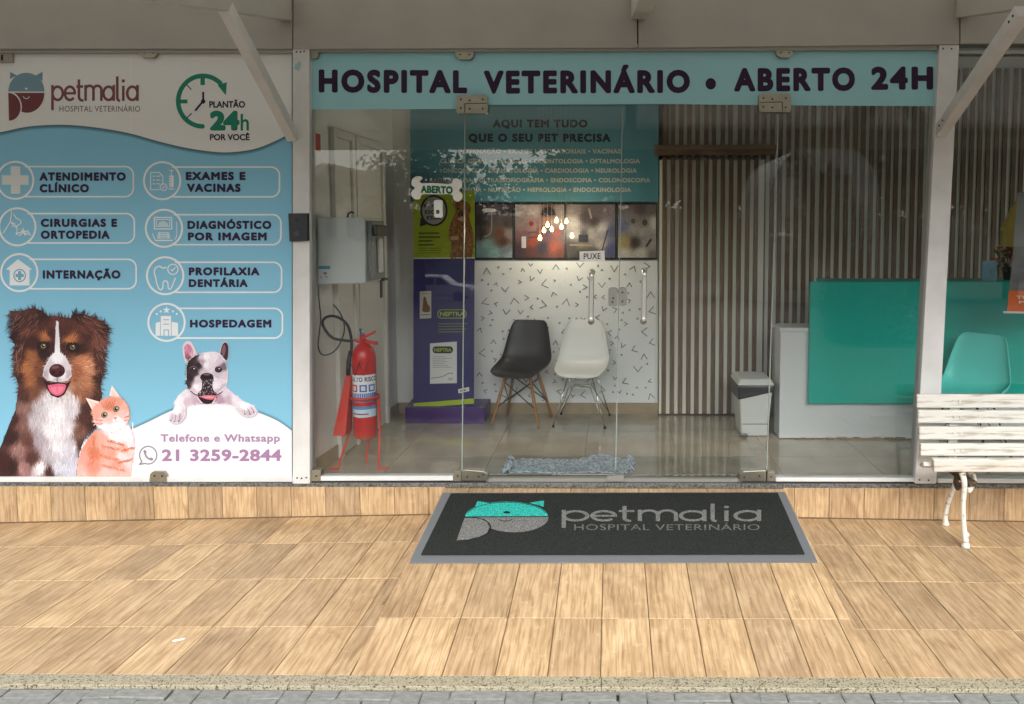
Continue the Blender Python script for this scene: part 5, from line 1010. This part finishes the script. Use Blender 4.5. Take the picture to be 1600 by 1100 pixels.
MB().hexa([(EX, EYc-.012, ez(535)), (EX+.085, EYc-.012, ez(539)), (EX+.085, EYc+.012, ez(539)), (EX, EYc+.012, ez(535))], [(EX, EYc-.012, ez(531)), (EX+.085, EYc-.012, ez(534)), (EX+.085, EYc+.012, ez(534)), (EX, EYc+.012, ez(531))]).build('carry_handle', 'red_paint', fe, bevel=.002)
MB().tube([(EX-.004, EYc-.02, ez(524)), (EX-.014, EYc-.02, ez(513)), (EX+.0, EYc-.02, ez(514))], .005, 6).build('seal', mat('blue_plastic', (40, 70, 130), .4), fe)
for k in (0, 1): MB().tube([(EX-.05+.05*k, EYc-.075, ez(566)), (EX-.03+.05*k, EYc-.079, ez(583)), (EX-.0+.05*k, EYc-.077, ez(562))], .0025, 6).build('cord', 'rubber', fe)
hs_ = [(549, 533, .27), (536, 531.5, .26), (520, 528, .25), (508, 515, .24), (504, 503, .24), (510, 495.5, .24), (521, 494, .24), (534, 499, .25), (544, 510, .26), (549, 530, .27), (549, 548, .27), (546, 562, .27)]
MB().tube(smooth_line([tuple(at(*q)) for q in hs_], 6), .0085, 10).build('hose', 'rubber', fe, smooth=True)
hn = MB(); zt_, zb_ = ez(584), ez(674); xa0, xa1, xb0, xb1 = at(541, 584, .25).x, at(549.5, 584, .25).x, at(524, 674, .25).x, at(545, 678, .25).x
hn.hexa([(xb0, .2, zb_), (xb1, .19, zb_), (xb1, .30, zb_), (xb0, .30, zb_)], [(xa0, .235, zt_), (xa1, .235, zt_), (xa1, .265, zt_), (xa0, .265, zt_)]); hn.build('horn', 'red_dull', fe, bevel=.006)
MB().tube([tuple(at(547, 548, .26)), tuple(at(545, 566, .25)), tuple(at(544, 586, .25))], [.009, .014, .013], 10).build('grip', 'rubber', fe, smooth=True)
# cable loop on wall
cb = [(497, 444, .12), (498.5, 470, .12), (501, 495, .12), (499, 520, .13), (497, 540, .13), (502, 553, .14), (513, 554, .15), (526, 545, .16), (536, 525, .17), (538, 508, .18), (532, 490, .19), (521, 476, .2)]
tag(MB().tube(smooth_line([tuple(at(*q)) for q in cb], 6), .0042, 8).build('power_cable', 'rubber', smooth=True), 'thin black cable looping down from the white wall cabinet', 'cable')
# wall cabinet
wc = thing('wall_cabinet', 'white dispenser cabinet on the side wall above the fire extinguisher', 'cabinet', at(533, 443, .22))
MB().slab([(497, 341), (569.5, 339.5), (571, 443), (497, 444)], .2, .5).build('body', 'white_plastic', wc, bevel=.006)
xw = at(570, 400, .2).x
MB().box(xw+.001, xw+.03, .24, .49, at(570, 438, .24).z, at(570, 345, .24).z).build('side_panel', mat('cab_grey', (118, 122, 118), .4), wc, bevel=.004)
MB().box(xw+.031, xw+.05, .33, .40, at(580, 427, .3).z, at(580, 372, .3).z).build('bottle', 'white_plastic', wc, bevel=.01); MB().box(xw+.031, xw+.06, .26, .46, at(580, 369, .3).z, at(580, 352, .3).z).build('spout', 'dark_grey', wc, bevel=.006)
MB().tube([tuple(at(543, 340, .33)), tuple(at(544, 334, .33)), tuple(at(549, 331, .33)), tuple(at(553, 333, .33))], .006, 8).build('hook', 'dark_grey', wc)
A = Art(facade(.1995)); A.poly([(498, 415.5), (516, 415.5), (516, 437.5), (498, 438.5)], (214, 226, 230)); A.poly([(498, 415.5), (516, 415.5), (516, 420.5), (498, 420.5)], (40, 142, 176)); A.poly(ell(508, 427, 3.2, 2.2), (214, 110, 96)); A.stroke([(500.5, 432), (503, 434.5)], 1.5, (110, 120, 130)); A.stroke([(508, 432), (512, 433)], 1.5, (110, 120, 130)); A.build('label', wc)
y_ = .17; tag(MB().hexa([(lx(.16), .16, at(493, 232, .17).z), (lx(.16)+.006, .16, at(493, 232, .17).z), (lx(.34)+.006, .34, at(493, 232, .17).z), (lx(.34), .34, at(493, 232, .17).z)], [(lx(.16), .16, at(493, 204, .17).z), (lx(.16)+.006, .16, at(493, 204, .17).z), (lx(.34)+.006, .34, at(493, 204, .17).z), (lx(.34), .34, at(493, 204, .17).z)]).build('safety_sign', 'red_dull'), 'red safety sign seen edge on at the side wall', 'sign')
# rag rug
rg = thing('rag_rug', 'blue and white woven rag rug lying inside behind the glass doors', 'rug', (1.6, .3, FZ))
x0, x1, y0, y1 = 1.24, 1.95, .19, .44; rows = []
for j in range(13):
    v_ = j/12; row = []
    for i in range(41):
        u = i/40; bmp = .04*math.exp(-((u-.76)/.13)**2)*max(0, v_-.25)+.006*math.sin(u*60+v_*9)*.3
        row.append((x0+(x1-x0)*u+.012*math.sin(v_*7), y0+(y1-y0)*v_+.01*math.sin(u*11), FZ+.004+bmp+.004*math.sin(u*170)+.002*math.sin(v_*40)))
    rows.append(row)
MB().sheet(rows).build('weave', 'rug', rg, solid=.008)
fr = MB()
for sx_, xe_ in ((-1, x0), (1, x1)):
    for k in range(26):
        yy = y0+(y1-y0)*random.random(); a = random.gauss(0, .5); L = random.uniform(.03, .06); fr.tube([(xe_, yy, FZ+.01), (xe_+sx_*L*.5*math.cos(a), yy+L*.5*math.sin(a), FZ+.02+random.uniform(0, .015)), (xe_+sx_*L*math.cos(a*1.4), yy+L*math.sin(a*1.4), FZ+.006)], [.005, .006, .003], 5)
fr.build('fringe', 'rug', rg)
# right bay: hanging poster, shade, flowers
t = thing('hanging_banner', 'hanging banner with grey photo and orange foot at the right edge', 'banner', at(1600, 490, .3))
MB().slab([(1592, 300), (1720, 300), (1712, 490), (1574, 487)], .30, .303).build('sheet', mat('banner_grey', (150, 148, 146), .6, noise=.4, nscale=5, col2=(100, 98, 98)), t)
A = Art(facade(.2996)); A.poly([(1576.5, 454), (1716, 457), (1712, 489.5), (1573.5, 486.5)], (226, 106, 44)); A.text('TUDO', 1588, 1630, 467, 462, (240, 226, 210), .02); A.text('MELHOR', 1592, 1650, 474, 470, (240, 226, 210), .02); A.poly([(1590, 301), (1720, 301), (1717, 385), (1583, 385)], (170, 168, 164)); A.build('print', t)
pA, pB = at(1568, 488, .3), at(1716, 491, .3); MB().tube([pA, pB], .007, 10).build('rod', 'white_plastic', t)
t = thing('lampshade', 'pale yellow lampshade beside the hanging banner', 'lamp', at(1600, 358, .9)); p = at(1603, 358, .95); MB().lathe([(.16, 0), (.155, .02), (.155, .125), (.09, .27), (.06, .34)], (p.x, .95, p.z-.12), 28).build('shade', 'lamp_yellow', t, smooth=False); MB().tube([(p.x, .95, p.z+.2), (p.x, .95, 2.7)], .004, 6).build('cord', 'dark_grey', t)
t = thing('flower_pot', 'potted plant with orange flowers on the teal counter', 'plant', at(1576, 438, 1.05)); p = at(1578, 438, 1.08); MB().lathe([(.04, 0), (.055, .07), (.058, .075)], p, 18).build('pot', 'dark_grey', t)
for nm, m_, n_ in (('foliage', 'leaf', 90), ('blossom', 'orange_flower', 34)):
    b = MB()
    for k in range(n_):
        c_ = p+Vector((random.gauss(0, .05), random.gauss(0, .05), random.uniform(.07, .27))); a, e_ = Vector((random.gauss(0, 1), random.gauss(0, 1), random.gauss(0, .6))).normalized()*.03, Vector((random.gauss(0, 1), random.gauss(0, 1), random.gauss(0, 1))).normalized()*.014
        n = len(b.v); b.v += [tuple(c_-a), tuple(c_+e_), tuple(c_+a), tuple(c_-e_)]; b.f.append((n, n+1, n+2, n+3))
    b.build(nm, m_, t)

# ================================================================== OUTSIDE THINGS
# door mat on the ramp
sl = .1565/1.545
def rampat(x, y, h=0.):
    d = ray(x, y); t_ = (-.004+h+sl*CP.y-CP.z)/(d.z-sl*d.y); return CP+d*t_
RN = Vector((0, -sl, 1)).normalized()
dm = thing('door_mat', 'dark grey logo door mat with grey rubber border on the ramp', 'mat', tuple(rampat(960, 825)))
def onramp(P, h0, h1): return [rampat(x, y)+RN*h0 for x, y in P], [rampat(x, y)+RN*h1 for x, y in P]
out = [(639, 881), (1278, 880), (1226, 770), (692, 771)]; inn = [(657.5, 870.5), (1257.5, 869.5), (1215, 772.5), (704.5, 773.5)]
b_, t_ = onramp(out, .001, .006); MB().hexa(b_, t_).build('border', 'mat_edge', dm, bevel=.003)
b_, t_ = onramp(inn, .0065, .011)
m_ = MB(); nx, ny = 48, 20; P4 = t_
mat('mat_pile', (58, 61, 59), .95, spec=.08, col2=(32, 34, 33), nscale=240, lo=.4, hi=.62, bump=1., bscale=300)
rows = [[tuple(P4[0].lerp(P4[1], i/nx).lerp(P4[3].lerp(P4[2], i/nx), j/ny)+RN*random.uniform(-.0008, .0008)) for i in range(nx+1)] for j in range(ny+1)]
m_.sheet(rows); m_.build('pile', 'mat_pile', dm)
A = Art(lambda x, y: rampat(x, y)+RN*.0122, RN, .0002)
TQ, GY_, LN = (60, 190, 178), (128, 128, 126), (38, 40, 39)
Zm = lambda x, y: (690+x/2.909, 760+y/2.909)
A.xf = Zm
A.poly(pts(152, 102, 164, 76, 222, 86), TQ); A.poly(pts(398, 84, 466, 74, 464, 102), TQ)
A.poly(arc(296, 148, 188, 69, 180, 360, 28), TQ); A.stroke(arc(296, 148, 184, 66, 195, 345, 28), 2.5, LN)
A.poly(pts(105, 151, 486, 149)+arc(330, 152, 155, 67, 0, 125, 20)+pts(222, 200, 216, 180, 190, 158), GY_)
A.stroke(smooth_line(pts(104, 153, 150, 153, 195, 163, 222, 188, 216, 212, 200, 232), 4), 5, LN)
A.poly(smooth_line(pts(105, 153, 68, 256, 120, 252, 170, 240, 205, 224, 219, 196, 208, 174, 180, 158, 140, 153), 1), GY_)
A.stroke(pts(105, 149, 486, 147), 4, LN); A.poly(ell(297, 128, 17, 5, 12), LN); A.stroke(arc(290, 156, 32, 12, 10, 170, 10), 3.5, LN)
A.build('logo', dm, 'carpet')
A = Art(lambda x, y: rampat(x, y)+RN*.0122, RN, .0002); A.xf = lambda x, y: Zm(x, 119+(y-119)*.49)
petmalia(A, 546, 1452, 219, 119, 19, GY_); A.xf = Zm; A.text('HOSPITAL VETERINÁRIO', 603, 1445, 209, 183, (116, 116, 114), .0, 1.06)
A.build('lettering', dm, 'carpet')
# bench
bc = thing('park_bench', 'white slatted park bench with cast iron legs in front of the glass', 'bench', (4.3, -.25, -.19))
YBK = -.12
mB = 'bench_white'
for xa, y0_, y1_ in ((1433, 616.5, 637.5), (1433.5, 640.5, 660.5), (1434, 665.5, 685.5), (1435, 691, 710)):
    p0, p1 = at(xa, y0_, YBK), at(xa, y1_, YBK); o = MB().box(0, 1.62, 0, .024, 0, p0.z-p1.z).build('back_slat', mB, bc, bevel=.005); o.matrix_parent_inverse = world_of(bc).inverted(); o.location = (p1.x, YBK+(y0_-616)*-.0004, p1.z); o.rotation_euler = (0, R(random.uniform(-.1, .25)), 0)
YF = -.43
p0, p1 = at(1459, 717.5, YF), at(1461, 739, YF)
o = MB().hexa([(0, .01, 0), (1.6, .01, 0), (1.6, .035, 0), (0, .035, 0)], [(-.012, -.008, p0.z-p1.z), (1.6, -.008, p0.z-p1.z), (1.6, .035, p0.z-p1.z), (-.012, .035, p0.z-p1.z)]).build('seat_slat', mB, bc, bevel=.007); o.location = (p1.x, YF, p1.z)
zs = p0.z-.002
for k, yy in enumerate((-.385, -.315, -.245, -.175)):
    xx = at(1443+k*1.5, 720, yy).x; o = MB().box(0, 1.62, 0, .06, -.022, 0).build('seat_slat', mB, bc, bevel=.004); o.location = (xx, yy, zs-.014-(yy+.42)*.36); o.rotation_euler = (R(-19), 0, 0)
for dx in (0, 1.25):
    lg = MB(); L0 = at(1500, 740, YF+.03).x+dx; ff = at(1509, 849, YF+.02); gz = zpatio(L0, -.4)
    def lp(P): return smooth_line([(at(x, y, Y).x+dx, Y, max(at(x, y, Y).z, gz+.004)) for x, y, Y in P], 5)
    nf = lambda P, rr, nm='leg', m_='iron_white': MB().tube(lp(P), rr, 10).build(nm, m_, bc, smooth=True)
    q = lp([(1503, 738, -.39), (1507, 756, -.405), (1505, 790, -.40), (1506, 822, -.39), (1509, 846, -.385)]); MB().tube(q, [.017-.005*math.sin(math.pi*i/(len(q)-1)) for i in range(len(q))], 12).build('leg', 'iron_white', bc, smooth=True)
    e_ = Vector(q[-1]); MB().lathe([(.020, 0), (.022, .012), (.014, .03), (.013, .05), (.018, .066), (.013, .08)], (e_.x, e_.y, zpatio(e_.x, e_.y)+.001), 14).build('foot', 'iron_white', bc, smooth=True)
    q = lp([(1499, 738, -.16), (1492, 758, -.14), (1482, 784, -.1), (1477, 806, -.08), (1477.5, 816, -.078)]); MB().tube(q, [.016-.004*math.sin(math.pi*i/(len(q)-1)) for i in range(len(q))], 12).build('leg', 'iron_white', bc, smooth=True)
    e_ = Vector(q[-1]); MB().lathe([(.018, 0), (.02, .01), (.012, .026), (.011, .045)], (e_.x, e_.y, zpatio(e_.x, e_.y)+.001), 14).build('foot', 'iron_white', bc, smooth=True)
    nf([(1512, 738, -.3), (1521, 741, -.3), (1523, 752, -.3), (1518, 763, -.3), (1514, 768, -.3), (1513, 762, -.3)], .010, 'scroll')
    nf([(1497, 742, -.25), (1492, 752, -.25), (1496, 764, -.25), (1501, 758, -.25)], .009, 'scroll', 'rusty'); nf([(1500, 742, -.33), (1508, 750, -.33), (1499, 757, -.33), (1494, 748, -.33)], .009, 'scroll', 'rusty'); nf([(1489, 739, -.2), (1500, 748, -.2), (1509, 741, -.2)], .011, 'scroll', 'rusty')
    xs_ = at(1493, 700, YBK).x+dx; MB().box(xs_-.026, xs_+.026, YBK+.027, YBK+.04, at(1493, 736, YBK).z, at(1493, 618, YBK).z-.005).build('back_support', 'iron_white', bc, bevel=.004)
    xs_ = at(1500, 740, -.25).x+dx; MB().box(xs_-.024, xs_+.024, -.395, -.1, zs-.155, zs-.128).build('seat_bearer', 'rusty', bc, bevel=.004)
    for yy in (627, 650.5, 675.5, 700.5):
        for xo in (1489, 1499): p = at(xo, yy, YBK); MB().tube([(p.x+dx, YBK-.0035-.0004*(yy-616)*1.0, p.z), (p.x+dx, YBK+.006, p.z)], .007, 10).build('bolt', 'bench_white', bc)
# litter scrap
p = atz(279, 1001, zpatio(.4, -1.3)+.003); tag(MB().hexa([(p.x-.016, p.y-.009, p.z), (p.x+.015, p.y+.003, p.z), (p.x+.022, p.y+.012, p.z), (p.x-.02, p.y-.002, p.z)], [(p.x-.02, p.y-.01, p.z+.004), (p.x+.02, p.y+.004, p.z+.003), (p.x+.02, p.y+.012, p.z+.005), (p.x-.02, p.y-.002, p.z+.004)]).build('paper_scrap', 'sign_white'), 'tiny white paper scrap on the wood tile floor', 'litter')

# ================================================================== ACROSS THE STREET (seen in the glass)
def rf(x, y, d):
    p = at(x, y, 2*GY+d); return Vector((p.x, -d, p.z))
def gz(d):
    T = [(2.35, -.205), (6.5, -.25), (6.55, -.36), (16, -.9), (40, -2.6), (160, -6)]
    for (a, za), (b, zb_) in zip(T, T[1:]):
        if d <= b: return za+(zb_-za)*(d-a)/(b-a)
    return -6
def tree(x, d, h, rad, label, n=2600, leaf='leaf', sq=.8, proto=None):
    t = thing('street_tree', label, 'tree', (x, -d, gz(d)-.1), 'trees across the street', local=True)
    tb = MB(); P = [(0, 0, 0), (random.gauss(0, .1), random.gauss(0, .1), h*.3), (random.gauss(0, .2), random.gauss(0, .2), h*.55), (random.gauss(0, .3), random.gauss(0, .3), h*.8)]; tb.tube(P, [h*.035, h*.028, h*.02, h*.008], 10)
    for k in range(7): a = k*.9; b0 = Vector(P[1]).lerp(Vector(P[2]), k/7); tb.tube([b0, b0+Vector((math.cos(a)*rad*.4, math.sin(a)*rad*.4, h*.12)), b0+Vector((math.cos(a)*rad*.75, math.sin(a)*rad*.75, h*.28))], [h*.014, h*.009, h*.004], 6)
    tb.build('trunk', 'bark', t)
    cl = [(Vector((random.gauss(0, rad*.42), random.gauss(0, rad*.42), h*.66+random.gauss(0, h*.13))), rad*random.uniform(.22, .42)) for _ in range(26)]
    V, Fs = [], []
    for k in range(n):
        c_, r0 = random.choice(cl); q = c_+Vector((random.gauss(0, 1), random.gauss(0, 1), random.gauss(0, 1))).normalized()*r0*random.uniform(.5, 1.1); s_ = h*random.uniform(.014, .034)
        a = Vector((random.gauss(0, 1), random.gauss(0, 1), random.gauss(0, .7))).normalized()*s_; b = Vector((random.gauss(0, 1), random.gauss(0, 1), random.gauss(0, 1))).normalized()*s_*.6; m0 = len(V)
        V += [tuple(q-a), tuple(q+b), tuple(q+a), tuple(q-b)]; Fs.append((m0, m0+1, m0+2, m0+3))
    b = MB(); b.v = V; b.f = Fs; b.build('crown', leaf, t)
for px, d, h, rad, lab, lf, n_ in ((655, 24, 6.6, 2.9, 'bushy tree mirrored in the glass beside the bone sign', 'leaf', 3600), (1010, 44, 13, 6, 'tall far tree mirrored above the sliding door', 'leaf_dark', 6000), (880, 46, 11, 5, 'far tree mirrored across the blue wall sign', 'leaf_dark', 5200), (1140, 46, 13, 6, 'far tree mirrored just left of the arched house', 'leaf_dark', 6000),
        (1290, 17, 4.2, 1.5, 'small green tree mirrored in front of the arched house', 'leaf', 2600), (1285, 50, 15, 6.5, 'tall tree mirrored rising behind the arched house', 'leaf_dark', 6500), (1430, 40, 13, 6, 'tall dark tree mirrored over the teal counter', 'leaf_dark', 6500), (1580, 40, 13, 6, 'dark tree mirrored at the right edge', 'leaf_dark', 6000)):
    tree(rf(px, 400, d).x, d, h, rad, lab, n_, lf)
structure(MB().sheet([[(x, -62-k*10, z+(.5*math.sin(x*.11)+.35*math.sin(x*.31) if k else 0)) for x in range(-120, 121, 6)] for k, z in enumerate((-5, 2.4, 3.6))]).build('added_hill', mat('hill_green', (.04, .06, .028), .95, srgb=False, noise=.6, nscale=.6), smooth=True))  # added hill, blocks bright horizon sky mirrored below the tree crowns
# gabled house, receding
hs2 = thing('gabled_house', 'pale gabled house mirrored left of the doors', 'house', (-6, -26, gz(26)))
a = rf(470, 300, 24); b = rf(622, 300, 40); zA, zB = rf(470, 285, 24).z, rf(622, 318, 40).z; g0 = gz(30)-.3
ax, bx = a.x, b.x
MB().hexa([(ax-9, -40, g0-1), (ax, -24, g0-1), (bx, -40, g0-1), (ax-5, -48, g0-1)], [(ax-9, -40, zA), (ax, -24, zA), (bx, -40, zB), (ax-5, -48, zB)]).build('wall', 'house_wall', hs2)
MB().hexa([(ax-9.6, -40, zA+.02), (ax+.3, -23.5, zA+.02), (bx+.4, -40, zB+.02), (ax-5, -48.6, zB+.02)], [(ax-7, -40, zA+1.3), (ax-1.5, -30, zA+1.3), (ax-1, -36, zA+1.3), (ax-5, -43, zA+1.3)]).build('roof', 'roof_tile', hs2)
for u in (.18, .36, .66):
    q = Vector((ax, -24, 0)).lerp(Vector((bx, -40, 0)), u); dr_ = (Vector((bx, -40, 0))-Vector((ax, -24, 0))).normalized(); nn = Vector((-dr_.y, dr_.x, 0)); nn = nn if nn.y > 0 else -nn; zc = zA+(zB-zA)*u
    e = [q+nn*.02, q+dr_*1.0+nn*.02, q+dr_*1.0-nn*.1, q-nn*.1]; MB().hexa([(p.x, p.y, zc-2.1) for p in e], [(p.x, p.y, zc-.7) for p in e]).build('window', 'window_dark', hs2)
# arched house
ah = thing('arched_house', 'pale house with a big arched gable mirrored in the right glass', 'house', (6, -30, gz(30)))
d = 30; L_, R_ = rf(1205, 350, d), rf(1372, 350, d); zt_ = rf(1290, 222, d).z; zs_ = rf(1290, 300, d).z; cx = (L_.x+R_.x)/2; hw = (R_.x-L_.x)/2
prof = [(cx+hw*math.cos(R(k*7.5)), zs_+(zt_-zs_)*math.sin(R(k*7.5))) for k in range(25)]
o = MB().hexa([(x, -d, z) for x, z in [(cx-hw, gz(d)-1), (cx+hw, gz(d)-1)]+prof], [(x, -d-8, z) for x, z in [(cx-hw, gz(d)-1), (cx+hw, gz(d)-1)]+prof]).build('wall', 'house_wall', ah)
for x, z0_, w_, h_ in ((cx-1.0, zs_-.3, .9, 1.1), (cx+.3, zs_-.3, .9, 1.1), (cx-2, gz(d)+.6, 1.4, 1.8), (cx+1, gz(d)+.2, 1.1, 2.2)): MB().box(x, x+w_, -d-.1, -d+.04, z0_, z0_+h_).build('window', 'window_dark', ah)
for k, px in enumerate((1235, 1312)):
    q = rf(px, 366, 27); um = thing('street_parasol', ('pale parasol mirrored in the slats, left of two', 'pale parasol mirrored in the slats, right of two')[k], 'parasol', (q.x, -27, gz(27)), 'parasols across the street'); MB().tube([(q.x, -27, gz(27)), (q.x, -27, q.z+.2)], .03, 8).build('pole', 'screw', um); MB().lathe([(.95, 0), (.5, .12), (.02, .26)], (q.x, -27, q.z-.05), 8).build('cover', 'canvas', um)
# white car
q = rf(686, 438, 34); cz = gz(34)
cr = thing('parked_car', 'white estate car parked across the street, mirrored in the blue display', 'car', (q.x, -34, cz), local=True); cr.scale = (.85,)*3
side = [(-2.15, .35), (-2.2, .75), (-2.1, 1.0), (-1.85, 1.45), (-1.5, 1.58), (.35, 1.55), (.95, 1.05), (1.95, .9), (2.15, .7), (2.15, .35)]
MB().hexa([(x, -.85, z) for x, z in side], [(x, .85, z) for x, z in side]).build('body', 'car_white', cr, bevel=.06)
for P in ([(-1.75, 1.05), (-1.62, 1.42), (-.95, 1.46), (-.95, 1.05)], [(-.85, 1.05), (-.85, 1.46), (-.1, 1.46), (-.1, 1.05)], [(0, 1.05), (0, 1.46), (.3, 1.44), (.75, 1.05)]): MB().hexa([(x, -.865, z) for x, z in P], [(x, .865, z) for x, z in P]).build('window', 'window_dark', cr)
for x in (-1.35, 1.35):
    for y in (-.86, .7): MB().tube([(x, y, .33), (x, y+.18, .33)], .33, 20).build('wheel', 'rubber', cr)
# clipped hedge
hd2 = thing('hedge', 'low dark hedge across the path, mirrored in the teal panel', 'hedge', (5, -9, gz(9))); b = MB(); qa, qb = rf(1290, 500, 9), rf(1425, 500, 9)
for k in range(2600):
    c_ = Vector((random.uniform(qa.x, qb.x), -9+random.uniform(-.7, .7), gz(9)+random.uniform(0, 1.1))); s_ = random.uniform(.04, .08); a = Vector((random.gauss(0, 1), random.gauss(0, 1), random.gauss(0, 1))).normalized()*s_; e_ = Vector((random.gauss(0, 1), random.gauss(0, 1), random.gauss(0, 1))).normalized()*s_*.6; n = len(b.v); b.v += [tuple(c_-a), tuple(c_+e_), tuple(c_+a), tuple(c_-e_)]; b.f.append((n, n+1, n+2, n+3))
b.build('foliage', 'leaf_dark', hd2)

bpy.data.objects.remove(_fo);
